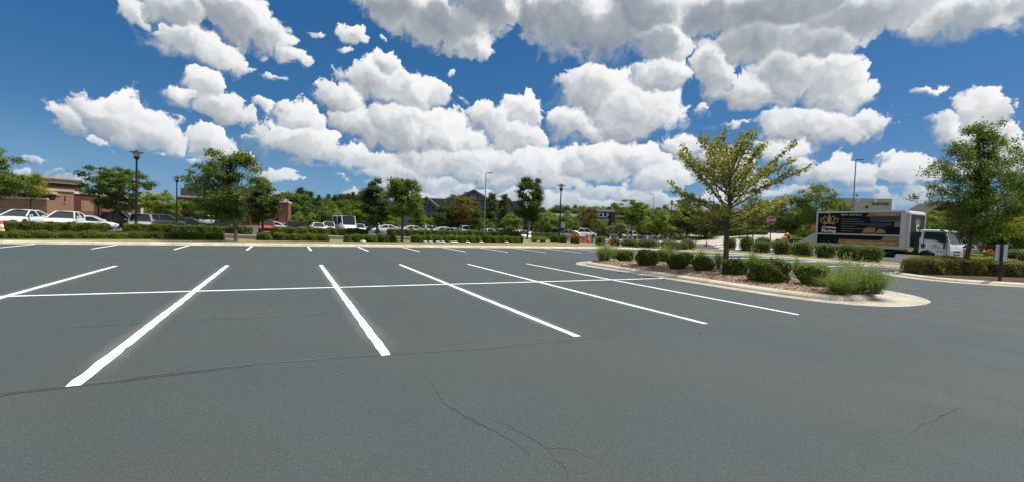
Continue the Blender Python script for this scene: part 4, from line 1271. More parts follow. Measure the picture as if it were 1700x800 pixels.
def wheel(parent, x, y, r, wd, dual=False, rim=True):
    b = MB(); b.lathe([(r * .62, -wd / 2), (r * .93, -wd / 2), (r, -wd * .36), (r, wd * .36), (r * .93, wd / 2), (r * .62, wd / 2)], 20, (0, 0, 0), 'y')
    w = b.build('wheel', M['tyre'], parent, smooth=True, loc=(x, y, r))
    if rim:
        b = MB(); b.lathe([(.02, -wd * .42), (r * .2, -wd * .46), (r * .34, -wd * .36), (r * .58, -wd * .40), (r * .64, -wd * .5)], 14, (0, 0, 0), 'y')
        b.lathe([(.02, wd * .42), (r * .2, wd * .46), (r * .34, wd * .36), (r * .58, wd * .40), (r * .64, wd * .5)], 14, (0, 0, 0), 'y')
        b.build('rim', M['rim'], w, smooth=True)
    return w


M['truck_grey'] = pbr('truck_grey_frame', (.46, .48, .47), .4, var=.06, coat=.2)
# ---- the wrapped box truck
TR = tag(empty('box_truck', (42.15, 21.8, 0), -PI / 2), 'white cab box truck with black and gold side wrap and crown emblem', 'truck')
BX, BY, Z0, Z1 = 6.40, 1.25, .98, 3.86
b = MB(); b.box(.06, BX - .3, -BY + .03, BY - .03, Z0 + .16, Z1 - .03); b.box(BX - .3, BX, -BY + .10, BY - .10, Z0 + .16, Z1 - .10)
b.build('cargo_box', M['truck_white'], TR)
b = MB(); b.box(.12, 5.86, -BY + .012, -BY + .03, Z0 + .18, Z1 - .14); b.build('side_panel', M['wrap_black'], TR)
for (nm, x0, x1, z0, z1, pr) in (('top_rail', 0, 6.1, Z1 - .13, Z1 + .01, .03), ('middle_rail', .08, 5.97, 1.93, 2.04, .045), ('lower_rail', .10, 5.9, 1.16, 1.21, .035), ('skirt_rail', .04, 6.22, Z0, 1.16, .02)):
    b = MB(); b.box(x0, x1, -BY - pr, -BY + .012, z0, z1); b.build(nm, M['truck_rail'], TR)
b = MB(); b.box(-.02, .12, -BY - .012, -BY + .1, Z0, Z1 + .015); b.box(-.02, .12, BY - .1, BY + .012, Z0, Z1 + .015); b.box(-.02, .05, -BY + .1, BY - .1, Z1 - .2, Z1 + .015); b.build('rear_frame', M['truck_grey'], TR)
b = MB(); b.box(-.012, .03, -BY + .1, BY - .1, Z0 + .1, Z1 - .2); b.build('rear_shutter', M['wrap_char'], TR)
b = MB(); b.box(5.87, 6.24, -BY - .012, -BY + .09, Z0 + .02, Z1 - .16); b.build('corner_post', M['truck_grey'], TR)
b = MB()                                            # rounded radius at the front upper edge
pr_ = [(6.10, Z1 - .13), (6.10, Z1 + .01), (6.26, Z1 - .02), (6.40, Z1 - .12), (6.42, Z1 - .24), (6.26, Z1 - .26)]
b.prism(pr_, -BY - .02, BY + .02, Matrix(((1, 0, 0, 0), (0, 0, 1, 0), (0, 1, 0, 0), (0, 0, 0, 1)))); b.build('front_cap', M['truck_white'], TR)
b = MB(); b.box(BX, BX + .02, -BY + .14, BY - .14, Z0 + .3, Z1 - .28); b.build('front_panel', M['wrap_char'], TR)
for sy in (-1, 1):
    b = MB(); b.box(BX - .04, BX + .03, sy * (BY - .07) - .05, sy * (BY - .07) + .05, Z0 + .1, Z1 - .2); b.build('front_post', M['truck_grey'], TR)
YS = -BY + .012
flat('phone_band', [[(3.62, 3.42), (5.86, 3.42), (5.86, 3.72), (3.86, 3.72)]], M['wrap_gold_dull'], TR, YS)
text('phone_number', '910-944-0247', .26, (4.25, YS - .007, 3.50), M['ink_cream'], TR, width=1.45)
flat('web_band', [[(1.72, 1.22), (5.86, 1.22), (5.86, 1.58), (1.80, 1.58)]], M['wrap_gold'], TR, YS)
text('web_address', 'www.CrownPavingNC.com', .27, (2.45, YS - .007, 1.33), M['ink_cream'], TR, width=3.15)
flat('crown_emblem', crown_polys(.98, 3.12, 1.42, 1.02), M['ink_gold'], TR, YS, .006)
text('company_name', 'Crown', .32, (1.0, YS - .007, 2.44), M['ink_white'], TR, width=1.04, align='CENTER', bold=.008, arc=1.9, shear=.12)
text('company_name', 'Paving', .31, (1.0, YS - .007, 2.135), M['ink_white'], TR, width=1.12, align='CENTER', bold=.008, arc=6.0, shear=.12)
text('service_heading', 'FIRST ASPHALT', .17, (1.88, YS - .007, 3.50), M['ink_white'], TR, width=1.5)
for k, w_ in enumerate((1.28, 1.62, 1.95, 1.0, 1.62, .95)):         # rows of print too small to read from here
    flat('service_line', [[(1.92, 3.19 - k * .19), (1.92 + w_, 3.17 - k * .19), (1.92 + w_, 3.21 - k * .19), (1.92, 3.23 - k * .19)]], M['ink_grey'], TR, YS)
# the printed worksite picture: dusk bands and the yellow machine
flat('print_dusk', [[(4.0, 2.98), (5.86, 3.05), (5.86, 3.40), (3.9, 3.40)], [(3.80, 2.62), (5.3, 2.70), (5.3, 2.92), (4.0, 2.92)]], M['ink_blue'], TR, YS)
flat('print_horizon', [[(4.5, 3.02), (5.86, 3.06), (5.86, 3.10), (4.5, 3.06)], [(3.75, 2.56), (4.9, 2.58), (4.9, 2.61), (3.75, 2.59)]], M['ink_grey'], TR, YS, .006)
flat('print_machine', [[(3.45, 2.20), (4.3, 2.20), (4.3, 2.50), (3.62, 2.52)], [(4.3, 2.12), (5.0, 2.16), (4.86, 2.40), (4.5, 2.46)]], M['ink_yellow'], TR, YS)
flat('print_machine_base', [[(3.4, 2.07), (4.5, 2.06), (4.4, 2.2), (3.45, 2.2)]], M['ink_rust'], TR, YS, .005)
flat('print_wall', [[(5.48, 2.62), (5.86, 2.62), (5.86, 3.0), (5.5, 3.0)]], M['wrap_gold_dull'], TR, YS, .005)
flat('print_road', [[(4.7, 1.60), (5.86, 1.60), (5.86, 1.92), (4.9, 1.92)]], M['taupe'], TR, YS)
# front-panel emblem and letter, facing forward
b = MB(); Mf = Matrix(((0, 0, 1, BX + .02), (1, 0, 0, 0), (0, 1, 0, 0), (0, 0, 0, 1)))
for p in crown_polys(0, 3.02, .85, .62): b.prism(p, 0, .006, Mf)
b.build('crown_emblem', M['ink_gold'], TR)
text('letter', 'C', .66, (BX + .022, 0, 2.36), M['ink_white'], TR, rot=(PI / 2, 0, PI / 2), align='CENTER', bold=.03)
# cab
CW = 1.03
def cab_section(): return [(6.90, .78), (6.90, 2.40), (7.04, 2.49), (8.24, 2.49), (8.38, 2.43), (8.58, 1.50), (8.63, 1.18), (8.64, .62), (7.92, .62), (7.86, .80), (7.70, .98), (7.42, 1.06), (7.14, .98), (6.98, .84), (6.94, .78)]
b = MB(); sec = cab_section(); n = len(sec)
for (y, k) in ((-CW, 1), (-CW * .97, 1)): pass
vs = []
for y, ins in ((-CW + .07, .0), (-CW, .035), (CW, .035), (CW - .07, .0)):
    for (x, z) in sec:
        q = .0 if ins == 0 else 1
        zz = z; yy = y * (1 - .10 * max(0, (z - 1.5)) / 1.0)
        xx = x
        if q and z > 2.3: zz = z - .05
        if q and x > 8.5: xx = x + .04
        vs.append((xx, yy, zz))
fs = []
for k in range(3):
    for i in range(n): fs.append((k * n + i, k * n + (i + 1) % n, (k + 1) * n + (i + 1) % n, (k + 1) * n + i))
fs += [tuple(range(n)), tuple(3 * n + i for i in range(n))[::-1]]
b.add(vs, fs); b.build('cab', M['truck_white'], TR, smooth=True)
def yw(z, e=0): return -(CW * (1 - .10 * max(0, z - 1.5)) + e)
def side_quad(b, pts, e=.012, mir=1):
    k = len(pts); v = [(x, mir * yw(z, e), z) for x, z in pts] + [(x, mir * yw(z, -.02), z) for x, z in pts]
    b.add(v, [tuple(range(k)), tuple(range(k, 2 * k))[::-1]] + [(i, (i + 1) % k, k + (i + 1) % k, k + i) for i in range(k)])
for mir in (1, -1):
    b = MB(); side_quad(b, [(7.20, 1.82), (7.76, 1.78), (8.30, 1.55), (8.40, 1.62), (8.30, 2.33), (7.22, 2.33)], .010, mir); b.build('side_window', M['glass'], TR)
    b = MB(); side_quad(b, [(8.28, 1.20), (8.36, 1.20), (8.36, 1.62), (8.28, 1.62)], .03, mir); b.build('door_vent', M['dark_plastic'], TR)
    b = MB(); side_quad(b, [(7.06, 1.22), (7.26, 1.22), (7.26, 1.48), (7.06, 1.48)], .012, mir); b.build('air_intake', M['dark_plastic'], TR)
    b = MB(); side_quad(b, [(8.43, .72), (8.46, .72), (8.46, 1.70), (8.43, 1.70)], .004, mir); b.build('door_seam', M['dark_plastic'], TR)
    b = MB(); side_quad(b, [(7.16, 1.1), (7.185, 1.1), (7.185, 2.36), (7.16, 2.36)], .004, mir); b.build('door_seam', M['dark_plastic'], TR)
    b = MB(); b.box(8.46, 8.54, mir * -1.27 - .09, mir * -1.27 + .09, 1.62, 2.06); b.tube([(8.42, mir * -1.0, 2.1), (8.5, mir * -1.27, 2.0)], .015, 6); b.build('mirror', M['dark_plastic'], TR)
b = MB(); cps = crown_polys(7.82, 1.36, .60, .30); Mx = Matrix(((1, 0, 0, 0), (0, 0, 1, 0), (0, 1, 0, 0), (0, 0, 0, 1)))
for p in cps: b.prism(p, -CW - .006, -CW + .002, Mx)
b.build('crown_emblem', M['ink_gold'], TR)
text('door_lettering', 'Crown Paving', .10, (7.60, -CW - .006, 1.17), M['ink_grey'], TR, width=.75)
flat('door_strip', [[(7.90, .95), (8.36, .94), (8.36, .99), (7.90, 1.0)]], M['ink_grey'], TR, -CW + .002)
def front_quad(name, pts, m_, e=.012):
    """pts (t along the front profile from roof 0 to bumper 1, y)"""
    pr = [(8.40, 2.43), (8.62, 1.50), (8.67, 1.18), (8.68, .62)]
    def P(t, y):
        k = min(2, int(t)); f = t - k; x = pr[k][0] + (pr[k + 1][0] - pr[k][0]) * f; z = pr[k][1] + (pr[k + 1][1] - pr[k][1]) * f; return (x + e, y, z + e * .4)
    v = [P(*p) for p in pts]; k = len(v); v += [(x - .03, y, z) for x, y, z in v]
    b = MB(); b.add(v, [tuple(range(k)), tuple(range(k, 2 * k))[::-1]] + [(i, (i + 1) % k, k + (i + 1) % k, k + i) for i in range(k)]); return b.build(name, m_, TR)
front_quad('windscreen', [(.10, -.84), (.10, .84), (.93, .93), (.97, .5), (.97, -.5), (.93, -.93)], M['glass'])
front_quad('grille', [(2.25, -.55), (2.25, .55), (2.45, .55), (2.45, -.55)], M['dark_plastic'])
front_quad('bumper_slot', [(2.62, -.6), (2.62, .6), (2.78, .6), (2.78, -.6)], M['dark_plastic'])
for sy in (-1, 1): front_quad('headlight', [(2.2, sy * .62), (2.2, sy * .97), (2.62, sy * .97), (2.55, sy * .62)], M['lens'], .02)
front_quad('badge', [(1.5, -.12), (1.5, .12), (1.75, .12), (1.75, -.12)], M['chrome'])
for sx in (-.5, 0): 
    b = MB(); b.tube([(8.66, sx - .2, 1.56), (8.62, sx + .35, 1.74)], .012, 5); b.build('wiper', M['dark_plastic'], TR)
b = MB(); b.box(.3, 8.5, -.42, -.30, .62, .84); b.box(.3, 8.5, .30, .42, .62, .84)
for x in (.6, 1.8, 3.0, 4.2, 5.4, 6.6): b.box(x, x + .12, -1.1, 1.1, .84, .98)
b.build('chassis', M['dark_plastic'], TR)
b = MB(); b.lathe([(.30, 4.2), (.33, 4.22), (.33, 5.4), (.30, 5.42)], 14, (0, -.82, .66), 'x'); b.build('fuel_tank', M['dark_plastic'], TR, smooth=True)
b = MB(); b.box(3.4, 4.0, -1.05, -.6, .42, .82); b.build('battery_box', M['dark_plastic'], TR)
b = MB(); b.box(6.6, 7.0, -.9, .9, .8, 2.3); b.build('engine_shroud', M['dark_plastic'], TR)
for y in (-.93, -.68, .68, .93): wheel(TR, 2.05, y, .42, .22)
for y in (-.90, .90): wheel(TR, 7.42, y, .42, .24)
b = MB(); b.box(.04, .16, -1.2, 1.2, .55, .70); b.build('rear_bumper', M['dark_plastic'], TR)
for sy in (-1, 1):
    b = MB(); b.box(-.03, .0, sy * 1.12 - .08, sy * 1.12 + .08, .74, .94); b.build('tail_light', M['tail'], TR)


# ---- passenger vehicles
def body_loft(b, st_, n=6):
    """stations (x, zbottom, zshoulder, zcentre, halfwidth); closed tub"""
    vs = []
    for (x, zb, zs, zc, w) in st_:
        half = [(0, zb), (w * .80, zb), (w * .95, zb + .08), (w, zb + (zs - zb) * .45), (w * .985, zb + (zs - zb) * .75), (w * .93, zs), (w * .80, zs + (zc - zs) * .6), (w * .4, zc - .004), (0, zc)]
        ring = half + [(-y, z) for y, z in half[-2:0:-1]]
        vs += [(x, y, z) for y, z in ring]
    K = 16; m_ = len(st_)
    fs = [(i * K + j, i * K + (j + 1) % K, (i + 1) * K + (j + 1) % K, (i + 1) * K + j) for i in range(m_ - 1) for j in range(K)]
    fs += [tuple(range(K))[::-1], tuple((m_ - 1) * K + j for j in range(K))]
    b.add(vs, fs)


CAR = {}
CARS = dict(
    sedan=dict(L=4.6, w=.90, st=[(-2.25, .42, .62, .66, .70), (-2.2, .28, .86, .92, .80), (-1.7, .22, .95, 1.02, .89), (-.9, .20, .93, .98, .90), (.6, .20, .90, .94, .90), (1.1, .20, .88, .93, .89), (1.75, .22, .78, .84, .86), (2.15, .26, .64, .70, .76), (2.3, .36, .52, .56, .62)],
               gh=[(-1.85, .98), (-.85, 1.42), (.25, 1.42), (1.15, .93)], wh=(-1.38, 1.42), r=.33, tw=.62),
    suv=dict(L=4.7, w=.94, st=[(-2.3, .5, .8, .84, .80), (-2.28, .32, 1.02, 1.06, .88), (-1.7, .26, 1.08, 1.1, .93), (0, .26, 1.07, 1.1, .94), (1.0, .26, 1.05, 1.10, .93), (1.7, .28, .98, 1.04, .91), (2.2, .32, .82, .88, .84), (2.35, .42, .66, .72, .72)],
             gh=[(-2.2, 1.08), (-1.9, 1.74), (.15, 1.76), (1.05, 1.1)], wh=(-1.42, 1.45), r=.37, tw=.72),
    pickup=dict(L=5.6, w=.98, st=[(-2.8, .5, .9, .92, .92), (-2.75, .42, 1.10, 1.11, .96), (-1.0, .40, 1.12, 1.12, .98), (0, .38, 1.13, 1.13, .98), (1.3, .36, 1.12, 1.16, .97), (2.3, .38, 1.06, 1.12, .95), (2.65, .42, .86, .9, .90), (2.75, .5, .7, .76, .84)],
                gh=[(-.85, 1.12), (-.70, 1.83), (.75, 1.85), (1.45, 1.14)], wh=(-1.75, 1.75), r=.40, tw=.74),
    bus=dict(L=6.4, w=1.05, st=[(-3.2, .5, 1.4, 1.4, 1.0), (-3.15, .4, 1.5, 1.5, 1.05), (0, .38, 1.5, 1.5, 1.05), (2.0, .38, 1.45, 1.46, 1.05), (2.9, .4, 1.1, 1.14, 1.0), (3.2, .45, .9, .95, .9)],
             gh=[(-3.15, 1.5), (-3.12, 2.75), (1.5, 2.75), (2.05, 1.46)], wh=(-1.9, 2.1), r=.40, tw=.93),
)
PAINT = dict(white=(.80, .81, .81), black=(.010, .010, .012), silver=(.42, .43, .44), grey=(.10, .105, .11), red=(.42, .012, .018), blue=(.42, .56, .66), darkblue=(.02, .035, .09), tan=(.42, .36, .26))
PM = {k: pbr('car_paint_' + k, c, .32, .35 if k in ('silver', 'grey', 'blue') else 0., var=.03, coat=.6) for k, c in PAINT.items()}
PM['white'].node_tree.nodes['Principled BSDF'].inputs['Metallic'].default_value = 0


def make_car(kind, near=True):
    d = CARS[kind]; t = empty(kind if kind != 'bus' else 'minibus'); w = d['w']
    b = MB(); body_loft(b, d['st']); A, B_, C_, D_ = d['gh']; wb = w * .90; wr = w * d['tw']
    # roof and pillars belong to the painted body
    def P(p, y): return (p[0], y, p[1])
    for s in (-1, 1):
        b.tube([P(A, s * wb), P(B_, s * wr)], .055, 6); b.tube([P(D_, s * wb), P(C_, s * wr)], .045, 6)
        b.tube([P(B_, s * wr), P(C_, s * wr)], .05, 6)
        mx = (A[0] + D_[0]) / 2 - .05; b.tube([(mx, s * wb, (A[1] + D_[1]) / 2), ((B_[0] + C_[0]) / 2, s * wr, (B_[1] + C_[1]) / 2)], .045, 6)
    vs = []; n = 7
    for i in range(n):
        x = B_[0] - .06 + (C_[0] - B_[0] + .12) * i / (n - 1); z = B_[1] + (C_[1] - B_[1]) * i / (n - 1); e = math.sin(PI * i / (n - 1)) * .045
        for y, dz in ((-1.02, -.03), (-.7, .02), (0, .04), (.7, .02), (1.02, -.03)): vs.append((x, y * wr, z + dz + e))
    b.add(vs, [(i * 5 + j, i * 5 + j + 1, i * 5 + j + 6, i * 5 + j + 5) for i in range(n - 1) for j in range(4)])
    b.build('body', PM['white'], t, smooth=True)
    g = .97
    def glass(q): bb = MB(); bb.add(q, [(0, 1, 2, 3)]); return bb.build('window', M['glass'], t)
    glass([P(A, -wb * g), P(A, wb * g), P(B_, wr * g), P(B_, -wr * g)]).name = 'rear_window'
    glass([P(D_, -wb * g), P(D_, wb * g), P(C_, wr * g), P(C_, -wr * g)]).name = 'windscreen'
    for s in (-1, 1): glass([P(A, s * wb * .985), P(D_, s * wb * .985), P(C_, s * wr * .985), P(B_, s * wr * .985)])
    for x in d['wh']:
        for s in (-1, 1):
            b = MB(); b.lathe([(.02, -.01), (d['r'] * 1.17, -.01), (d['r'] * 1.17, .012), (.02, .012)], 18, (x, s * w * .965, d['r'] + .02), 'y'); b.build('wheel_arch', M['dark_plastic'], t)
            wheel(t, x, s * (w - .075), d['r'], .22)
    f = d['st'][-2]; rr = d['st'][1]
    for s in (-1, 1):
        b = MB(); b.box(f[0] - .16, f[0] + .07, s * f[4] * .80 - .15, s * f[4] * .80 + .15, f[2] - .10, f[2] + .03); b.build('headlight', M['lens'], t)
        b = MB(); b.box(rr[0] - .04, rr[0] + .1, s * rr[4] * .84 - .12, s * rr[4] * .84 + .12, rr[2] - .2, rr[2] - .04); b.build('tail_light', M['tail'], t)
        b = MB(); b.box(D_[0] - .28, D_[0] - .10, s * (w + .10) - .09, s * (w + .10) + .09, D_[1] + .04, D_[1] + .19); b.build('mirror', PM['white'], t)
    e = d['st'][-1]
    b = MB(); b.box(f[0] - .02, e[0] + .015, -f[4] * .62, f[4] * .62, e[1] + .02, f[2] - .10); b.build('grille', M['dark_plastic'], t)
    return t


def repaint(t, col):
    for ch in t.children:
        if ch.name.split('.')[0] in ('body', 'mirror'):
            ch.material_slots[0].link = 'OBJECT'; ch.material_slots[0].material = PM[col]


def car(kind, px, D, head, col, label, group, sc=1.0, z=0.):
    if kind not in CAR: CAR[kind] = make_car(kind); t = CAR[kind]
    else: t = copy_tree(CAR[kind])
    x, y = at(px, D); t.location = (x, y, tz(px, D) + z - .01); t.rotation_euler = (0, 0, math.radians(head)); t.scale = (sc, sc, sc)
    repaint(t, col)
    return tag(t, label, {'bus': 'bus', 'suv': 'car', 'sedan': 'car', 'pickup': 'pickup'}[kind], group)


gA = 'cars parked behind the back hedge'
# heading -90 faces the camera side of the site, 0 faces along the rows to the right
car('sedan', 38, 36.0, -97, 'white', 'white sedan facing out over the hedge, leftmost whole car', gA)
car('sedan', 110, 35.5, -88, 'white', 'white sedan with a dark grille beside the brick wall, second whole car', gA)
car('sedan', 150, 37.5, 6, 'white', 'low white car side on, nose right, below the brick panel', gA, .80)
car('pickup', 190, 43.5, 0, 'black', 'black pickup behind the spreading tree trunk', gA)
car('suv', 234, 42.5, -80, 'silver', 'silver van just right of the tall left lamp post', gA, 1.0)
car('sedan', -22, 36.5, -95, 'grey', 'dark car cut off by the left edge of the view', gA)
car('suv', 278, 56.0, 5, 'grey', 'dark grey car behind the second lamp post, left one', gA)
car('sedan', 306, 57.0, 172, 'black', 'black estate car below the low round green tree', gA)
car('pickup', 348, 78.0, 4, 'white', 'white pickup in front of the brick shop entrance', gA)
car('sedan', 372, 61.0, 185, 'black', 'black sedan left of the leaning tree trunk', gA)
car('suv', 444, 55.0, -90, 'red', 'bright red car right of the dark verge tree trunk', gA, .9)
car('sedan', 458, 66.0, 0, 'white', 'white car hiding behind the bright red car', gA, .9)
car('suv', 486, 66.0, 92, 'black', 'lone black car at the end of the low brick wall', gA, .85)
gB = 'cars in the middle of the far lot'
car('sedan', 528, 60.0, -86, 'white', 'white sedan left of the white minibus, left of two', gB)
car('suv', 546, 61.0, -93, 'white', 'white car left of the white minibus, right of two', gB, .92)
car('bus', 573, 62.0, -80, 'white', 'white minibus standing taller than the cars around it', gB, .92)
car('sedan', 597, 66.0, -95, 'white', 'white sedan just right of the white minibus', gB)
car('suv', 616, 78.0, 0, 'black', 'dark car below the dark round verge tree', gB)
car('sedan', 640, 74.0, 180, 'white', 'white car left of the round green verge tree trunk', gB)
car('suv', 622, 92.0, -90, 'white', 'white car far behind the dark round verge tree', gB)
car('suv', 655, 90.0, 3, 'silver', 'silver car glimpsed behind the round green verge tree', gB)
car('sedan', 688, 76.0, 0, 'white', 'white car right of the round green verge tree trunk', gB)
car('suv', 712, 80.0, -90, 'white', 'white car before the timbered gable, left of three', gB, .9)
car('sedan', 726, 76.0, 90, 'black', 'black car before the timbered gable, between white ones', gB)
car('sedan', 740, 72.0, 0, 'white', 'white car tucked behind the pale blue sedan', gB)
car('sedan', 757, 58.0, -70, 'blue', 'pale blue sedan rising over the back hedge', gB)
car('suv', 782, 86.0, 0, 'white', 'white car left of the tall grey light pole', gB)
car('sedan', 813, 72.0, -90, 'white', 'white car just right of the tall grey light pole', gB)
car('sedan', 795, 100.0, 90, 'black', 'black car far behind the tall grey light pole', gB)
car('sedan', 836, 80.0, 5, 'white', 'white sedan under the two cone shaped trees, left of two', gB)
car('suv', 854, 84.0, 90, 'white', 'white car under the cone shaped trees, right of two', gB, .9)
car('sedan', 866, 62.0, -85, 'white', 'white car at the orange cone by the upright tree', gB)
gC = 'cars in the far lot on the right'
car('suv', 892, 88.0, 180, 'white', 'white boxy car right of the tall dark upright tree', gC)
car('sedan', 912, 90.0, 0, 'white', 'white car between the upright tree and the black lamp post', gC)
car('suv', 926, 78.0, 90, 'grey', 'grey car hidden behind the black verge lamp post', gC)
car('sedan', 950, 74.0, -60, 'silver', 'silver car just right of the black verge lamp post', gC)
car('suv', 971, 86.0, 0, 'white', 'white car above the orange netting', gC)
car('sedan', 990, 92.0, 180, 'black', 'black car below the dark sign wall, left of two', gC)
car('suv', 1008, 96.0, 180, 'black', 'black car below the dark sign wall, right of two', gC)
car('sedan', 1024, 92.0, -70, 'silver', 'silver car behind the lime spreading tree, left of two', gC)
car('suv', 1058, 94.0, 0, 'white', 'white car behind the lime spreading tree, right of two', gC, .9)
car('sedan', 1078, 90.0, -60, 'blue', 'pale blue car at the foot of the thin grey pole', gC)
car('suv', 1100, 96.0, 0, 'white', 'white car right of the thin grey pole', gC)
car('sedan', 1120, 92.0, 90, 'silver', 'silver car before the dark round tree', gC)
car('sedan', 1128, 104.0, 0, 'white', 'white car half hidden left of the dark round tree trunk', gC)
car('suv', 1152, 100.0, 0, 'white', 'white car just right of the dark round tree trunk', gC)
car('suv', 1300, 96.0, -100, 'silver', 'silver car driving down the climbing road by the worker', gC, .95)
car('sedan', 1611, 66.0, 10, 'silver', 'silver car behind the truck cab before the shops', gC)
car('sedan', 1684, 66.0, 170, 'grey', 'grey car at the right edge before the shops', gC)

# ------------------------------------------------------------------ street furniture
def lamp_post(px, D, label, H=6.5, z=None):
    z = tz(px, D) if z is None else z
    x, y = at(px, D); t = tag(empty('street_lamp', (x, y, z)), label, 'street lamp', 'black lantern lamp posts')
    if 'proto' in lamp_post.__dict__:
        for ch in lamp_post.proto.children: copy_tree(ch, t)
        return t
    lamp_post.proto = t
    b = MB(); b.lathe([(.24, 0), (.24, .10), (.19, .16), (.17, .55), (.13, .68), (.10, .75)], 14); b.build('base', M['black'], t, smooth=True)
    b = MB(); b.lathe([(.088, .7), (.062, H - .75), (.075, H - .74), (.075, H - .68), (.06, H - .66)], 12); b.build('pole', M['black'], t, smooth=True)
    b = MB(); b.lathe([(.06, H - .68), (.16, H - .60), (.20, H - .50), (.20, H - .44), (.14, H - .42)], 14); b.build('lantern_cup', M['black'], t, smooth=True)
    b = MB(); b.lathe([(.15, H - .43), (.20, H - .20), (.21, H - .10)], 14); b.build('lantern_glass', M['lamp_glass'], t, smooth=True)
    for k in range(4):
        a = k * PI / 2 + .4; b = MB(); b.tube([(.17 * math.cos(a), .17 * math.sin(a), H - .44), (.225 * math.cos(a), .225 * math.sin(a), H - .09)], .014, 5); b.build('lantern_rib', M['black'], t)
    b = MB(); b.lathe([(.47, H - .10), (.46, H - .075), (.22, H - .03), (.10, H + .0), (.09, H + .06), (.03, H + .08), (.012, H + .12)], 20); b.build('lamp_cap', M['black'], t, smooth=True)
    return t


lamp_post(226, 35.5, 'tallest looking black lantern lamp post beside the silver van')
lamp_post(293, 54, 'black lantern lamp post between the yellow green tree and leaning tree')
lamp_post(344, 86, 'small far black lamp post in front of the brick shop entrance')
lamp_post(476, 84, 'slim far black lamp post against the brick corner tower', 4.6)
lamp_post(929, 47, 'black lantern lamp post on the verge left of the orange netting')
lamp_post(1113, 68, 'black lantern lamp post left of the dark round tree')
lamp_post(1241, 68, 'black lamp post seen through the island tree, left of two', 6.5, .6)
lamp_post(1250, 62, 'black lamp post seen through the island tree, right of two', 6.3, .4)
lamp_post(1633, 58, 'thin black lamp post behind the tall feathery tree', 3.4, .6)


def light_pole(px, D, ytop, label, arm=1, lit=None):
    x, y = at(px, D); H = zh(px, ytop, D); z = tz(px, D); H -= z; t = tag(empty('light_pole', (x, y, z), -YAW), label, 'light pole', 'tall grey parking light poles')
    b = MB(); b.lathe([(.26, 0), (.26, .75), (.24, .78)], 14); b.build('concrete_base', M['concrete'], t, smooth=True)
    b = MB(); b.lathe([(.095, .7), (.06, H)], 10); b.build('pole', M['pole_grey'], t, smooth=True)
    b = MB(); b.box(0, .75 * arm, -.035, .035, H - .10, H - .03); b.build('arm', M['pole_grey'], t)
    b = MB(); b.box(.35 * arm if arm > 0 else -1.0, 1.0 * arm if arm > 0 else -.35, -.18, .18, H - .12, H + .0); b.build('lamp_head', M['pole_grey'], t)
    return t


light_pole(804, 70, 287, 'tall grey single arm light pole among the cone shaped trees')
light_pole(1083, 98, 323, 'tall thin grey light pole right of the lime spreading tree', -1)
tp = light_pole(1413, 60, 265, 'tallest grey light pole rising from behind the truck box')
b = MB(); b.box(-.05, .5, -.03, .03, 7.55, 7.62); b.box(.30, .52, -.06, .06, 7.45, 7.72); b.build('camera_arm', M['pole_grey'], tp)
light_pole(543, 108, 348, 'short pale light pole above the low brick wall').scale = (1, 1, 1)


# stop sign
x, y = at(1279, 40.5); t = tag(empty('stop_sign', (x, y, .05), -YAW - .30), 'red octagonal stop sign on a dark post beside the ball shrubs', 'sign')
zc = zh(1280, 366, 40.5) - .05; R = .41
b = MB(); b.box(-.035, .035, .01, .08, 0, zc + .45); b.build('post', M['black'], t)
oc = lambda r: [(r * math.cos(PI / 8 + k * PI / 4), r * math.sin(PI / 8 + k * PI / 4)) for k in range(8)]
Ms = Matrix(((1, 0, 0, 0), (0, 0, 1, 0), (0, 1, 0, zc), (0, 0, 0, 1)))
b = MB(); b.prism(oc(R), -.004, .006, Ms); b.build('sign_border', M['sign_white'], t)
b = MB(); b.prism(oc(R * .90), -.010, -.004, Ms); b.build('sign_plate', M['sign_red'], t)
text('lettering', 'STOP', .30, (0, -.012, zc - .105), M['sign_white'], t, align='CENTER', width=.60, bold=.006)

# blank sign on the right island, seen from behind
x, y = gp(1659, 466, .14); D = x * FWD.x + y * FWD.y; s = D / FPX; t = tag(empty('sign_post', (x, y, .13), -YAW - .06), 'blank white sign panel on a black post in front of the browning hedge', 'sign')
zt, zb = zh(1661, 405.5, D) - .13, zh(1661, 432.5, D) - .13
b = MB(); b.box(-.035, .035, -.05, .02, 0, zt + .02); b.build('post', M['black'], t)
b = MB(); w_ = 18.5 * s / 2; k = 6; b.box(-w_ + .03, w_ + .03, .021, .027, zb, zt); b.build('sign_plate', M['sign_back'], t)
for z in (zb + .12, zt - .12):
    b = MB(); b.lathe([(.014, -.062), (.014, -.05)], 8, (0, 0, z), 'y'); b.build('bolt', M['chrome'], t)
# small sign by the black verge lamp
x, y = at(934.5, 46.5); t = tag(empty('sign_post', (x, y, .1), -YAW), 'small pale arrow sign on a thin post beside the verge lamp', 'sign')
b = MB(); b.tube([(0, .04, 0), (0, .04, 2.3)], .03, 8); b.build('post', M['black'], t)
b = MB(); b.box(-.20, .20, -.005, .005, 1.55, 2.15); b.build('sign_plate', M['sign_back'], t)
text('symbol', '\u2190', .4, (0, -.008, 1.85), M['black'], t, align='CENTER')
text('symbol', '\u2190', .4, (0, -.008, 1.60), M['black'], t, align='CENTER')


def make_cone():
    t = empty('traffic_cone')
    b = MB(); b.box(-.20, .20, -.20, .20, 0, .035); b.build('base', M['black'], t)
    b = MB(); b.lathe([(.165, .035), (.13, .17), (.033, .71), (.028, .72)], 16); b.build('cone_body', M['cone'], t, smooth=True)
    for z0, z1 in ((.42, .56), (.25, .33)):
        r = lambda z: .13 + (.033 - .13) * (z - .17) / .54 + .004
        b = MB(); b.lathe([(r(z0), z0), (r(z1), z1)], 16, cap=False); b.build('collar', M['cone_white'], t, smooth=True)
    return t


CONE = None
gcone = 'orange traffic cones along the pale road'


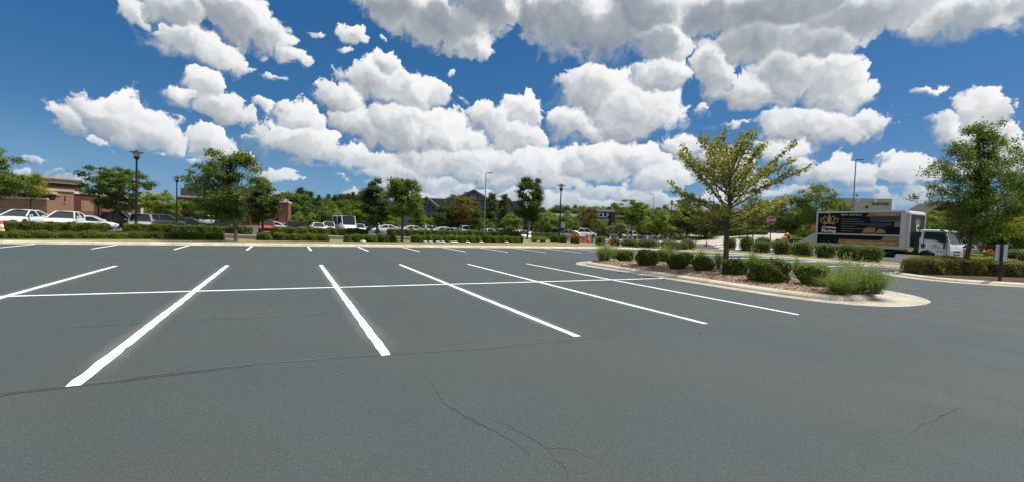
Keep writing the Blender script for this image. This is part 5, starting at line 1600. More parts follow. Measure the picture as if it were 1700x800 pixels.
def cone(px, D, label, sc=1.0, tip=0, z=0):
    global CONE
    t = copy_tree(CONE) if CONE else make_cone(); CONE = CONE or t
    x, y = at(px, D); t.location = (x, y, tz(px, D) + .03 + z); t.scale = (sc,) * 3
    t.rotation_euler = (PI / 2 * .97, 0, random.uniform(0, 6)) if tip else (0, 0, random.uniform(0, 6))
    if tip: t.location.z += .19 * sc
    return tag(t, label, 'traffic cone', gcone)


cone(2, 21.5, 'orange cone at the left end of the front hedge, cut by the view', 1.1, z=.1)
cone(866.5, 41.5, 'orange cone at the right end of the front hedge', 1.25, z=.12)
cone(921, 50, 'orange cone behind the low bush left of the verge lamp', 1.2, z=.1)
cone(957, 55, 'orange cone standing in the heap of orange netting', 1.4)
cone(978, 52, 'orange cone at the right end of the orange netting', 1.2)
cone(1013, 54, 'orange cone behind the low square bush, left of the thin tree', 1.3)
cone(1075, 58, 'tall orange cone right of the thin lime tree trunk', 1.6)
cone(1085, 56, 'tipped orange cone lying beside the tall orange cone', 1.2, 1)
cone(1109, 58, 'orange cone below the black lamp post by the dark round tree', 1.5)
cone(1142, 57, 'orange cone below the dark round tree trunk', 1.5)
cone(1174, 56, 'orange cone nearest the island tree trunk on the pale road', 1.3)
cone(1617, 58, 'orange cone in the orange netting right of the feathery tree trunk', 1.3)
cone(1634, 57, 'orange cone in the orange netting at the thin black lamp post', 1.5)
cone(1595, 56, 'orange cone between the truck front and the feathery tree trunk', 1.5)


def netting(px0, px1, D, h, label, seed, z=0.):
    """slumped orange mesh barrier: drooping top, open strands"""
    rg = np.random.default_rng(seed); x0, y0 = at(px0, D); x1, y1 = at(px1, D); L = math.dist((x0, y0), (x1, y1)); n = 28
    t = tag(empty('mesh_barrier', (x0, y0, tz((px0 + px1) / 2, D) + z), math.atan2(y1 - y0, x1 - x0)), label, 'barrier', 'orange mesh barriers')
    hs = h * (.45 + .55 * np.abs(np.sin(np.linspace(.2, 5.5, n) + rg.uniform(0, 3)))) ; yo = np.cumsum(rg.normal(0, .07, n))
    b = MB()
    for r in range(7):
        f = r / 6; b.tube([(L * i / (n - 1), yo[i] + .25 * f, max(.03, hs[i] * f)) for i in range(n)], .032, 4, cap=False)
    for i in range(n): b.tube([(L * i / (n - 1), yo[i], .02), (L * i / (n - 1) + .03, yo[i] + .25, hs[i])], .028, 4, cap=False)
    b.build('mesh', M['net'], t)
    for k in range(4):
        i = int((n - 1) * k / 3); b = MB(); b.tube([(L * i / (n - 1), yo[i], 0), (L * i / (n - 1), yo[i], h * .95)], .03, 6); b.build('stake', M['net'], t)
    return t


netting(948, 982, 54, .75, 'slumped orange mesh barrier right of the black verge lamp', 1, .03)
netting(948, 962, 58, 1.3, 'upright orange mesh barrier piece by the silver car', 2)
netting(1598, 1658, 60, .95, 'long orange mesh barrier right of the truck', 3)
netting(1640, 1668, 64, 1.0, 'sagging rust orange mesh barrier above the white sign', 4)


# ------------------------------------------------------------------ the crew
M['vest'] = pbr('hi_vis_orange', (.85, .13, .025), .7, var=.15, vscale=8)
M['trouser'] = pbr('dark_work_trousers', (.035, .035, .04), .85, var=.2, vscale=8)
M['skin'] = pbr('skin', (.36, .20, .13), .55, var=.08)
M['boot'] = pbr('pale_boots', (.42, .37, .30), .8, var=.15)
M['hat'] = pbr('straw_hat', (.58, .49, .33), .85, var=.15, vscale=9)
M['hair'] = pbr('dark_hair', (.02, .014, .01), .7, var=.2)


def person(name, J, label, loc, rz, sc=1.0, hat=True):
    """J: joint name -> (x, y, z); figure faces local +x. One skinned body, face, five-fingered hands."""
    V = []; E = []; Rr = []
    def v(p, r): V.append(p); Rr.append(r); return len(V) - 1
    L3 = lambda a, c, t: tuple(a[i] + (c[i] - a[i]) * t for i in range(3))
    pel = v(J['pelvis'], .135); wa = v(L3(J['pelvis'], J['chest'], .45), .125); ch = v(J['chest'], .16); nk = v(J['neck'], .062); hd = v(J['head'], .098); tp_ = v(J['crown'], .085)
    E += [(pel, wa), (wa, ch), (ch, nk), (nk, hd), (hd, tp_)]
    for s in 'lr':
        hp = v(J['hip_' + s], .095); kn = v(J['knee_' + s], .062); an = v(J['ankle_' + s], .045); he = v(tuple(np.array(J['ankle_' + s]) + (-.03, 0, -.06)), .045); to = v(J['toe_' + s], .038)
        E += [(pel, hp), (hp, kn), (kn, an), (an, he), (an, to)]
        sh = v(J['shoulder_' + s], .075); el_ = v(J['elbow_' + s], .047); wr = v(J['wrist_' + s], .030)
        E += [(ch, sh), (sh, el_), (el_, wr)]
        w0 = np.array(J['wrist_' + s]); d = unit(w0 - np.array(J['elbow_' + s])); sd_ = unit(np.cross(d, [0, 0, 1.0]) + 1e-6); nn = np.cross(d, sd_)
        pm = v(tuple(w0 + d * .055), .034); E.append((wr, pm))
        for k, (o, l) in enumerate(((-.030, .070), (-.010, .082), (.010, .078), (.030, .060))):
            a = v(tuple(w0 + d * .09 + sd_ * o), .0095); c = v(tuple(w0 + d * (.09 + l * .5) + sd_ * o * 1.1 + nn * .012), .0085); e = v(tuple(w0 + d * (.09 + l * .85) + sd_ * o * 1.1 + nn * .035), .007)
            E += [(pm, a), (a, c), (c, e)]
        a = v(tuple(w0 + d * .04 - sd_ * .04), .011); c = v(tuple(w0 + d * .075 - sd_ * .058 + nn * .015), .009); E += [(pm, a), (a, c)]
    me = bpy.data.meshes.new('body'); me.from_pydata(V, E, []); o = bpy.data.objects.new('body', me); C.objects.link(o)
    md = o.modifiers.new('skin', 'SKIN'); md.use_smooth_shade = True; o.modifiers.new('sub', 'SUBSURF').levels = 1
    for i, sv in enumerate(me.skin_vertices[0].data): sv.radius = (Rr[i], Rr[i]); sv.use_root = (i == 0)
    dg = bpy.context.evaluated_depsgraph_get(); m2 = bpy.data.meshes.new_from_object(o.evaluated_get(dg)); bpy.data.objects.remove(o)
    m2.materials.clear()
    for mm in ('skin', 'vest', 'trouser', 'boot'): m2.materials.append(M[mm])
    nodes = [('skin', 'neck'), ('skin', 'head'), ('skin', 'crown'), ('vest', 'chest'), ('vest', 'shoulder_l'), ('vest', 'shoulder_r'), ('trouser', 'pelvis'), ('trouser', 'hip_l'), ('trouser', 'hip_r'), ('trouser', 'knee_l'), ('trouser', 'knee_r'),
             ('skin', 'wrist_l'), ('skin', 'wrist_r'), ('boot', 'toe_l'), ('boot', 'toe_r')]
    pts = [(['skin', 'vest', 'trouser', 'boot'].index(k), np.array(J[n_])) for k, n_ in nodes] + [(1, np.array(L3(J['pelvis'], J['chest'], .5))), (1, np.array(L3(J['pelvis'], J['chest'], .25)))]
    pts += [(2, np.array(L3(J['knee_' + s], J['ankle_' + s], t))) for s in 'lr' for t in (.5, .85)] + [(1, np.array(L3(J['shoulder_' + s], J['elbow_' + s], t))) for s in 'lr' for t in (.4, .8)] + [(0, np.array(L3(J['elbow_' + s], J['wrist_' + s], .6))) for s in 'lr'] + [(3, np.array(J['ankle_' + s]) + (-.02, 0, -.05)) for s in 'lr']
    for p in m2.polygons:
        c = np.array(p.center); p.material_index = min(pts, key=lambda q: np.sum((q[1] - c) ** 2))[0]; p.use_smooth = True
    t = tag(empty(name, loc, rz), label, 'person'); t.scale = (sc,) * 3
    obj('body', m2, t)
    hdp = np.array(J['head']); up = unit(np.array(J['crown']) - hdp); fw = unit(np.array(J['face']) - hdp); rt = np.cross(up, fw)
    b = MB(); b.lathe([(.02, -.03), (.022, 0), (.006, .03)], 8, tuple(hdp + fw * .105)); b.build('nose', M['skin'], t, smooth=True)
    for s in (-1, 1):
        b = MB(); b.lathe([(.004, -.012), (.013, 0), (.004, .012)], 8, tuple(hdp + fw * .092 + rt * s * .034 + up * .028)); b.build('eye', M['hair'], t, smooth=True)
        b = MB(); b.lathe([(.010, -.03), (.022, 0), (.010, .03)], 8, tuple(hdp + rt * s * .102)); b.build('ear', M['skin'], t, smooth=True)
    b = MB(); b.tube([tuple(hdp + fw * .094 - up * .045 - rt * .025), tuple(hdp + fw * .099 - up * .045), tuple(hdp + fw * .094 - up * .045 + rt * .025)], .006, 5); b.build('mouth', M['vest'], t)
    # hat or hair
    q = Vector(up).to_track_quat('Z', 'Y').to_matrix().to_4x4(); q.translation = Vector(hdp + up * .06)
    b = MB(); b.lathe([(.20, -.005), (.19, .01), (.118, .02), (.112, .09), (.08, .125), (.01, .13)] if hat else [(.108, -.02), (.112, .02), (.095, .07), (.05, .10), (.01, .105)], 16)
    b.v = [tuple(q @ Vector(p)) for p in b.v]; b.build('hat' if hat else 'hair', M['hat'] if hat else M['hair'], t, smooth=True)
    return t


bend = dict(pelvis=(-.22, 0, .93), chest=(.12, 0, 1.30), neck=(.30, 0, 1.42), head=(.42, 0, 1.50), crown=(.47, 0, 1.60), face=(.56, 0, 1.43),
            hip_l=(-.2, .11, .86), hip_r=(-.2, -.11, .86), knee_l=(-.10, .13, .48), knee_r=(.06, -.12, .48), ankle_l=(-.16, .13, .09), ankle_r=(.0, -.12, .09), toe_l=(.0, .15, .035), toe_r=(.17, -.14, .035),
            shoulder_l=(.16, .20, 1.31), shoulder_r=(.16, -.20, 1.31), elbow_l=(.28, .24, 1.02), elbow_r=(.30, -.23, 1.02), wrist_l=(.44, .16, .82), wrist_r=(.46, -.13, .82))
x, y = at(1299, 43.0)
person('person', bend, 'worker in orange shirt and pale hat bending behind a ball shrub', (x, y, .01), -YAW + .15, 1.16)
# the rake handle he leans on
xr, yr = at(1304, 42.9)
t = tag(empty('rake', (x, y, .01), -YAW + .15), 'long handled asphalt rake held by the bending worker', 'tool')
b = MB(); b.tube([(.50, .0, 1.10), (1.05, .0, .05)], .016, 6); b.build('handle', M['truck_rail'], t)
b = MB(); b.box(.96, 1.14, -.32, .32, .0, .07); b.build('rake_head', M['grey_metal'], t)
stand = dict(pelvis=(0, 0, .95), chest=(.02, 0, 1.34), neck=(.02, 0, 1.50), head=(.04, 0, 1.63), crown=(.04, 0, 1.73), face=(.2, 0, 1.62),
             hip_l=(0, .10, .88), hip_r=(0, -.10, .88), knee_l=(.03, .11, .49), knee_r=(.0, -.11, .49), ankle_l=(.0, .11, .09), ankle_r=(-.03, -.11, .09), toe_l=(.16, .12, .035), toe_r=(.13, -.13, .035),
             shoulder_l=(.02, .20, 1.37), shoulder_r=(.02, -.20, 1.37), elbow_l=(.02, .26, 1.08), elbow_r=(.06, -.26, 1.08), wrist_l=(.18, .22, .92), wrist_r=(.22, -.2, .96))
Tm = Matrix.Translation((42.15, 21.8, 0)) @ Matrix.Rotation(-PI / 2, 4, 'Z')
p = Tm @ Vector((-.30, -.88, 1.14)); person('person', stand, 'worker in orange standing at the open rear of the truck', tuple(p), 0.3, 1.0, False)

# curved pale ramp behind the truck, its platform and brace
t = tag(empty('loading_ramp', (42.15, 21.8, 0), -PI / 2), 'pale curved ramp sweeping down from the rear of the box truck', 'ramp')
pf = [(-.05, 1.12), (-.75, 1.12)] ; cu = [(-.75, 1.98), (-1.1, 1.66), (-1.5, 1.40), (-2.0, 1.18), (-2.6, 1.02), (-3.1, .92)]
for y0 in (-1.2, .9):
    b = MB(); poly = [(-.06, 1.0), (-.06, 2.05)] + [(x_, z_) for x_, z_ in [(-.35, 1.92), (-.8, 1.58), (-1.3, 1.32), (-1.9, 1.12), (-2.6, .98), (-3.1, .90)]] + [(-3.1, .78), (-1.6, .82)]
    b.prism(poly, y0 - .03, y0 + .03, Matrix(((1, 0, 0, 0), (0, 0, 1, 0), (0, 1, 0, 0), (0, 0, 0, 1)))); b.build('side_plate', M['truck_rail'], t)
b = MB(); b.box(-3.1, -.06, -1.17, .87, .82, .90); b.build('deck', M['truck_white'], t)
b = MB(); b.box(-.75, -.05, -1.2, 1.0, 1.05, 1.12); b.build('platform', M['grey_metal'], t)
for s in (-1.05, .8):
    b = MB(); b.tube([(-.15, s, .98), (.95, s, .06)], .06, 6); b.build('brace', M['black'], t)
    b = MB(); b.tube([(-2.9, s, .80), (-2.9, s, .02)], .04, 6); b.build('leg', M['grey_metal'], t)
# black cart behind the worker
x, y = at(1303, 47.5); t = tag(empty('tool_cart', (x, y, 0), -YAW), 'black equipment cart with white corner posts behind the bending worker', 'cart')
b = MB(); b.box(-.68, .68, -.4, .4, .45, 1.28); b.build('bin', M['dark_plastic'], t)
b = MB(); b.box(-.72, .72, -.44, .44, 1.28, 1.34); b.build('lid', M['dark_plastic'], t)
for sx in (-1, 1):
    for sy in (-1, 1):
        b = MB(); b.box(sx * .70 - .03, sx * .70 + .03, sy * .42 - .03, sy * .42 + .03, .3, 1.28); b.build('corner_post', M['white_trim'], t)
    for sy in (-1, 1): wheel(t, sx * .5, sy * .38, .2, .1)
# white bucket and kit on the paving by the worker's feet
x, y = at(1309, 41.5); t = tag(empty('bucket', (x, y, .0)), 'white bucket beside the bending worker and the ball shrub', 'bucket')
b = MB(); b.lathe([(.13, 0), (.17, .36), (.18, .37), (.165, .36)], 14); b.build('pail', M['white_trim'], t, smooth=True)
b = MB(); b.tube([(.17 * math.cos(a), 0, .34 + .17 * math.sin(a)) for a in [k * PI / 8 for k in range(9)]], .008, 5); b.build('handle', M['grey_metal'], t)
x, y = at(1312, 41.0); t = tag(empty('line_machine', (x, y, 0), -YAW), 'small dark line painting machine between two ball shrubs', 'machine')
b = MB(); b.box(-.45, .45, -.25, .25, .30, .75); b.build('tank', M['dark_plastic'], t)
b = MB(); b.lathe([(.16, .75), (.18, .95), (.10, 1.05)], 12, (-.1, 0, 0)); b.build('paint_pot', M['white_trim'], t, smooth=True)
b = MB(); b.tube([(-.45, -.2, .6), (-.85, -.2, 1.05), (-.85, .2, 1.05), (-.45, .2, .6)], .02, 6); b.build('handlebar', M['grey_metal'], t)
for sx in (-.3, .3):
    for sy in (-.26, .26): wheel(t, sx, sy, .17, .07)


# ------------------------------------------------------------------ buildings
class Bld:
    def __init__(s, name, px, D, label, cat='building', z=0.):
        x, y = at(px, D); s.o = tag(empty(name, (x, y, z)), label, cat); s.c = Vector((x, y, z))
    def line(s, px0, D0, px1, D1):
        s.A = Vector((*at(px0, D0), 0)); s.B = Vector((*at(px1, D1), 0)); s.t = (s.B - s.A).normalized(); s.n = Vector((s.t.y, -s.t.x, 0))
        if s.n.dot(s.A) > 0: s.n = -s.n
        return s
    def pt(s, px):
        d = ray(px, hor(px)); d = Vector((d.x, d.y, 0)); n = s.n
        return d * (s.A.dot(n) / d.dot(n))
    def D(s, px): p = s.pt(px); return p.x * FWD.x + p.y * FWD.y
    def z(s, px, py): return zh(px, py, s.D(px))
    def slab(s, name, px0, px1, z0, z1, m_, e=0., th=.3, parent=None):
        """slab on the wall line between two bearings, front face e metres proud"""
        a, c = s.pt(px0), s.pt(px1); b = MB(); q = [a + s.n * e, c + s.n * e, c + s.n * (e - th), a + s.n * (e - th)]
        off = s.c if parent is None else s.c
        b.v = [(p.x - off.x, p.y - off.y, z - off.z) for z in (z0, z1) for p in q]
        b.f = [(0, 1, 2, 3), (4, 7, 6, 5), (0, 4, 5, 1), (1, 5, 6, 2), (2, 6, 7, 3), (3, 7, 4, 0)]; b.mi = [0] * 6
        return b.build(name, m_, parent or s.o)
    def window(s, px0, px1, z0, z1, frame='white_trim', nx=2, nz=2, e=.04, glass='glass', sill=True):
        f = s.slab('window', px0, px1, z0, z1, M[frame], e, .12)
        w = (px1 - px0) / nx; h = (z1 - z0) / nz; g = .06
        for i in range(nx):
            for j in range(nz): s.slab('pane', px0 + w * (i + .08), px0 + w * (i + .92), z0 + h * j + g * .6, z0 + h * (j + 1) - g * .6, M[glass], e + .015, .05, f)
        return f
    def poly(s, name, pts, z_m, e, th, parent=None):
        """polygon given as (px, z) on the wall line"""
        n = len(pts); V = []
        for k in (e, e - th):
            for px, z in pts: p = s.pt(px) + s.n * k; V.append((p.x - s.c.x, p.y - s.c.y, z - s.c.z))
        b = MB(); b.add(V, [tuple(range(n)), tuple(range(n, 2 * n))[::-1]] + [(i, (i + 1) % n, n + (i + 1) % n, n + i) for i in range(n)]); return b.build(name, z_m, parent or s.o)
    def letters(s, txt, px0, px1, z0, h, m_, e=.1):
        a = s.pt(px0) + s.n * e; c = s.pt(px1) + s.n * e; ang = math.atan2((c - a).y, (c - a).x)
        L = (c - a).length; step = L / len(txt); out = []
        for i, chh in enumerate(txt):
            if chh == ' ': continue
            p = a + (c - a) * ((i + .5) / len(txt))
            out.append(text('letter', chh, h / .69, (p.x - s.c.x, p.y - s.c.y, z0 - s.c.z), m_, s.o, rot=(PI / 2, 0, ang), align='CENTER', ext=.05, bold=.02 * h))
        return out


# brick mall at the left
m1 = Bld('brick_building', 60, 66, 'long brick store building with tan cornices behind the white sedans')
m1.line(-120, 62, 78, 66); za = m1.z(40, 331)
m1.slab('wall', -120, 78, -.45, za, M['brick_tan'], 0, 8); m1.slab('wall_cap', -121, 78.4, za, za + .30, M['stone'], .12, .5)
zr = m1.z(50, 318.5)
m1.slab('service_opening', 20, 77, za + .31, zr - .25, M['dark_plastic'], -1.0, 3)
m1.slab('roof_slab', 16, 79, zr - .25, zr + .18, M['stone'], .5, 5)
for q in (24, 40, 58): m1.slab('opening_post', q, q + 1.3, za + .3, zr - .25, M['brick_tan'], -.5, .3)
m1.line(70, 66.5, 123, 70); zb_ = m1.z(100, 318.5)
m1.slab('wall', 77, 122.5, -.45, zb_, M['brick_tan'], 0, 9); m1.slab('wall_cap', 76.6, 123, zb_, zb_ + .38, M['stone'], .15, .6)
for (q, y0, y1) in ((88.2, 325, 335), (106.5, 326, 336)):
    m1.slab('window', q, q + 2.2, m1.z(q, y1), m1.z(q, y0), M['dark_plastic'], .03, .1); m1.slab('sill', q - .8, q + 3, m1.z(q, y1) - .14, m1.z(q, y1), M['stone'], .12, .2)
m1.slab('band', 88, 100, m1.z(92, 324) - .1, m1.z(92, 323), M['stone'], .1, .2)
m1.line(118, 71, 236, 82); zc_ = m1.z(140, 323.5)
m1.slab('wall', 122, 166, -.45, zc_, M['brick_dark'], 0, 9); m1.slab('wall_cap', 121.5, 167, zc_, zc_ + .4, M['white_trim'], .15, .6)
m1.slab('brick_panel', 134, 155, m1.z(145, 352), m1.z(145, 334), M['brick_tan'], .06, .2); m1.slab('loading_door', 134.5, 154.5, -.05, m1.z(145, 353), M['brick'], .03, .2)
m1.slab('pier', 163, 167.5, -.45, zc_ - .3, M['brick_dark'], .25, .5)
zd = m1.z(215, 338); m1.slab('wall', 167, 232, -.45, zd + .9, M['brick'], -.45, 9); m1.slab('band', 167, 233, zd - .1, zd + .2, M['stone'], .02, .2); m1.slab('wall_cap', 166, 235, zd + .9, zd + 1.2, M['stone'], .1, .6)
for q in (172, 190, 209): 
    m1.window(q, q + 15, m1.z(180, 366), m1.z(180, 356), 'white_trim', 2, 2, glass='glass_lit'); m1.slab('lintel', q - .6, q + 15.6, m1.z(180, 356), m1.z(180, 353.6), M['white_trim'], .08, .2)
m1.line(20, 86, 140, 96); zu = m1.z(60, 302)
m1.slab('wall', -40, 134, 2, zu, M['brick_dark'], 0, 14); m1.slab('cornice', -41, 135, zu, zu + .8, M['stone'], .3, 1); m1.slab('cornice', -41, 136.5, zu + .82, zu + 1.15, M['stone'], .6, 1.4)
m1.line(225, 84, 300, 90); ze = m1.z(248, 328)
m1.slab('wall', 233, 264, -.45, ze, M['brick'], 0, 10); m1.slab('cornice', 231, 264, ze, m1.z(248, 320), M['stone'], .3, 1)
m1.slab('column', 230, 234.5, -.45, m1.z(232, 331), M['white_trim'], 1.2, .6)
# brick shop with dark letters
m2 = Bld('brick_building', 330, 95, 'brick shop front with two dark letters and grey roof screen')
m2.line(264, 93, 420, 98); f = m2.z
z1_, z0_ = f(325, 329), f(325, 343.5)
m2.slab('wall', 264, 300, -.45, f(280, 341), M['brick'], -.6, 9); m2.slab('band', 264, 300, f(280, 341), f(280, 339), M['stone'], -.4, .4)
m2.slab('wall', 292, 357.5, f(325, 353), z1_, M['brick'], 0, 10); m2.slab('band', 291.5, 358, z1_, f(325, 326.2), M['white_trim'], .2, .5)
for k in range(16):
    pass
rs = m2.slab('roof_screen', 294, 357, f(325, 326), f(325, 313.5), M['grey_panel'], -1.5, 6)
for k in range(7): m2.slab('slat', 294.1, 356.9, f(325, 325.5 - k * 1.75), f(325, 324.7 - k * 1.75), M['grey_panel'], -1.42, .07, rs)
for q in (314, 318, 336.5, 340.5): m2.slab('screen_post', q, q + .9, f(325, 326), f(325, 314), M['pole_grey'], -1.32, .12)
m2.slab('band', 328, 357.6, z0_ - .05, f(340, 342.2), M['white_trim'], .15, .3); m2.slab('band', 334, 357.6, f(340, 352.5), f(340, 350.6), M['white_trim'], .15, .3)
m2.letters('MI', 320.5, 333.5, f(326, 341.5), (341.5 - 332.5) * 95 / FPX, M['wrap_char'], .12)
m2.slab('wall', 300, 357.6, -.45, f(325, 353), M['brick'], -.15, 9)
m2.slab('canopy', 338, 363, f(350, 357.5), f(350, 356), M['black'], 1.6, 2.2)
m2.window(340, 361, -.35, f(350, 358), 'dark_plastic', 3, 2, glass='glass')
m2.window(341, 354.5, -.35, f(348, 363.5), 'white_trim', 2, 1, .12, 'glass_lit')
m2.slab('wall', 357.6, 396, -.45, f(376, 326), M['brick'], .3, 10); m2.slab('band', 357.6, 397, f(376, 345), f(376, 342.5), M['stone'], .5, .3); m2.slab('cornice', 357, 397, f(376, 326), f(376, 324.5), M['stone'], .6, 1)
m2.slab('wall', 396, 412, -.45, f(405, 349), M['brick'], 0, 10); m2.slab('band', 395, 412, f(405, 359), f(405, 357.4), M['stone'], .2, .3); m2.slab('wall_cap', 396, 412, f(405, 349), f(405, 347), M['stone'], .3, 1)
m2.slab('pier', 411, 416.5, -.45, f(413, 346), M['brick_dark'], .6, 3)
# corner tower
m3 = Bld('brick_tower', 470, 102, 'square brick corner tower with pale caps at the end of the shops')
m3.line(416, 100, 484, 103); f = m3.z
m3.slab('wall', 452, 463.5, -.45, f(458, 341), M['brick'], 0, 9); m3.slab('band', 451.5, 463.5, f(458, 349), f(458, 347), M['white_trim'], .15, .3); m3.slab('wall_cap', 452, 463.5, f(458, 341.2), f(458, 339.6), M['stone'], .2, .8)
m3.slab('wall', 416.5, 452, -.45, f(430, 345), M['brick'], -.4, 8)
m3.slab('tower', 463.5, 478.6, -.45, f(470, 337), M['brick'], .6, 6); m3.slab('tower_cap', 463, 479.2, f(470, 337.2), f(470, 334.6), M['white_trim'], .9, 6.6); m3.slab('tower_cap', 464, 474, f(470, 334.6), f(470, 330.5), M['stone'], .2, 5)
m3.window(452.3, 463, 0, f(458, 361.5), 'white_trim', 2, 2, .08); m3.slab('band', 462, 484, f(470, 372), f(470, 370.6), M['white_trim'], .85, .3)
# low wall
m4 = Bld('brick_wall', 510, 106, 'low brick wall with tan coping right of the corner tower', 'wall')
m4.line(478, 105, 545, 108); f = m4.z
m4.slab('wall', 479, 543, -.45, f(510, 367.6), M['brick'], 0, .5); m4.slab('coping', 478.6, 543.4, f(510, 367.6), f(510, 366.2), M['stone'], .15, .8)
for q in (498, 500.5, 515, 530): m4.slab('pilaster', q, q + 2, -.45, f(510, 367.7), M['brick_dark'], .15, .3)
m4.slab('planter', 486, 522, -.45, f(500, 376.5), M['stone'], 1.5, .6)

# timbered lodge
lo = Bld('lodge_building', 770, 135, 'dark timbered lodge with grey green roofs behind the middle trees')
lo.line(640, 135, 900, 135); f = lo.z
def gable(px0, px1, apex, ya, ye, yb, e, rows):
    zA, zE, zB = f(apex, ya), f(apex, ye), f(apex, yb)
    lo.poly('gable_wall', [(px0, zB), (px1, zB), (px1, zE), (apex, zA), (px0, zE)], M['plaster'], e, .6)
    k = .6
    for sgn, pe in ((-1, px0), (1, px1)):
        o = sgn * 3.2
        lo.poly('gable_roof', [(apex, zA + .9), (pe + o, zE + .9 - 1.2), (pe + o, zE - 1.5), (apex, zA + .25)], M['roof_green'], e + .7, 14)
    for q in np.linspace(px0, px1, 6): 
        zt = zA - (zA - zE) * abs(q - apex) / max(apex - px0, px1 - apex) - .1
        lo.slab('timber', q - .55, q + .55, zB, zt, M['dark_wood'], e + .1, .2)
    for (r0, r1) in rows: lo.slab('timber', px0, px1, f(apex, r1), f(apex, r0), M['dark_wood'], e + .14, .2)
    qs = np.linspace(px0, px1, 6)
    for i in range(5):
        for j in range(len(rows) - 1):
            lo.slab('window', qs[i] + 1.0, qs[i + 1] - 1.0, f(apex, rows[j + 1][0]) + .15, f(apex, rows[j][1]) - .15, M['glass_lit'], e + .05, .1)
lo.slab('wall', 650, 870, -.45, f(760, 345), M['plaster'], -1, 12)
zr0, zr1 = f(760, 347), f(760, 331)
lo.poly('main_roof', [(645, zr0), (872, zr0), (862, zr1), (655, zr1)], M['roof_green'], -1, .4)
gable(694, 726, 709, 332.5, 341.5, 351.5, 2.0, [(340, 341.2), (345.2, 346.2), (350.6, 351.6)])
lo.poly('porch_roof', [(686, f(708, 358)), (731, f(708, 358)), (727, f(708, 352)), (690, f(708, 352))], M['roof_green'], 3.6, 2)
gable(752, 820, 787, 321.5, 336, 352, 4.0, [(334, 335.5), (341, 342.2), (350.8, 352)])
gable(828, 862, 845, 336.5, 350, 360, 1.5, [(349, 350), (353.5, 354.3), (359, 360)])
lo.slab('brick_bay', 793, 817, 0, f(805, 352), M['orange_tile'], 5.0, 3)

# small gabled brick shop
sm = Bld('brick_building', 888, 110, 'small brick and tan shop right of the tall dark upright tree')
sm.line(870, 110, 905, 110); f = sm.z
sm.slab('wall', 876, 899, -.45, f(888, 368), M['stone'], 0, 8); sm.poly('roof', [(876, f(888, 368)), (900, f(888, 368)), (897, f(888, 356)), (884, f(888, 356))], M['orange_tile'], .4, 8.5)
sm.slab('band', 875.6, 899.4, f(888, 375.5), f(888, 374), M['white_trim'], .2, .3)
sm.window(880, 895, .4, f(888, 377), 'dark_plastic', 3, 1)
# sports shop with a dark sign wall
gs = Bld('store_building', 980, 125, 'grey store with white sign letters on a dark wall among trees')
gs.line(880, 128, 1060, 122); f = gs.z
gs.slab('wall', 895, 965, -.45, f(930, 358), M['taupe'], -1, 14); gs.slab('cornice', 894, 966, f(930, 358), f(930, 354.6), M['cream'], -.5, 14.5); gs.slab('cornice', 922, 964, f(930, 360.5), f(930, 358.4), M['white_trim'], .2, 1)
for q in np.arange(900, 960, 10): gs.window(q, q + 7, .2, f(930, 371), 'dark_plastic', 2, 1, -.9)
gs.slab('wall', 962, 1020, -.45, f(1000, 352.2), M['taupe'], -.2, 14)
gs.slab('sign_wall', 986, 1012.5, f(1000, 374), f(1000, 352.2), M['wrap_char'], .4, .8); gs.slab('parapet', 985, 1019.5, f(1000, 352.2), f(1000, 348.2), M['cream'], 1.0, 15)
gs.slab('pier', 1012.5, 1018.5, -.45, f(1015, 352.2), M['brick_dark'], .9, 3); gs.slab('pier', 983, 986, -.45, f(985, 352.2), M['taupe'], .9, 3)
gs.letters('GOLF', 988.5, 1010.5, f(1000, 361.3), 7.2 * 124 / FPX, M['ink_white'], .5)
gs.letters('GALAXY', 988.5, 1010.5, f(1000, 368.2), 4.6 * 124 / FPX, M['ink_white'], .5)
gs.window(988, 1011, .1, f(1000, 376), 'dark_plastic', 4, 1, .1)
gs.slab('wall', 1020, 1075, -.45, f(1040, 361), M['taupe'], -1, 12); gs.slab('cornice', 1020, 1076, f(1040, 361), f(1040, 358.5), M['cream'], -.6, 12)

# pale hotel behind the truck
ho = Bld('hotel_building', 1436, 160, 'pale notched hotel block with dark lettering above the truck box')
ho.line(1380, 164, 1490, 158); f = ho.z
for a, c, y1 in ((1393, 1419, 331), (1424, 1447, 331), (1452.5, 1476.5, 331)): ho.slab('parapet', a, c, f(1436, 335.5), f(1436, y1), M['cream'], 0, 14)
ho.slab('wall', 1392, 1477, 2, f(1436, 335.5), M['cream'], -.15, 14)
for a, c in ((1393, 1419), (1424, 1447), (1452.5, 1476.5)): ho.slab('parapet_cap', a - .3, c + .3, f(1436, 331), f(1436, 330.3), M['stone'], .15, 14)
ho.letters('COURTYARD', 1443, 1471.5, f(1457, 340.6), 3.3 * 160 / FPX, M['black'], .2)
ho.slab('emblem', 1434, 1437.5, f(1436, 346), f(1436, 341.8), M['dark_plastic'], .1, .2)
for q in (1398, 1410): ho.window(q, q + 3, f(1400, 345), f(1400, 341.5), 'stone', 1, 1, .05)

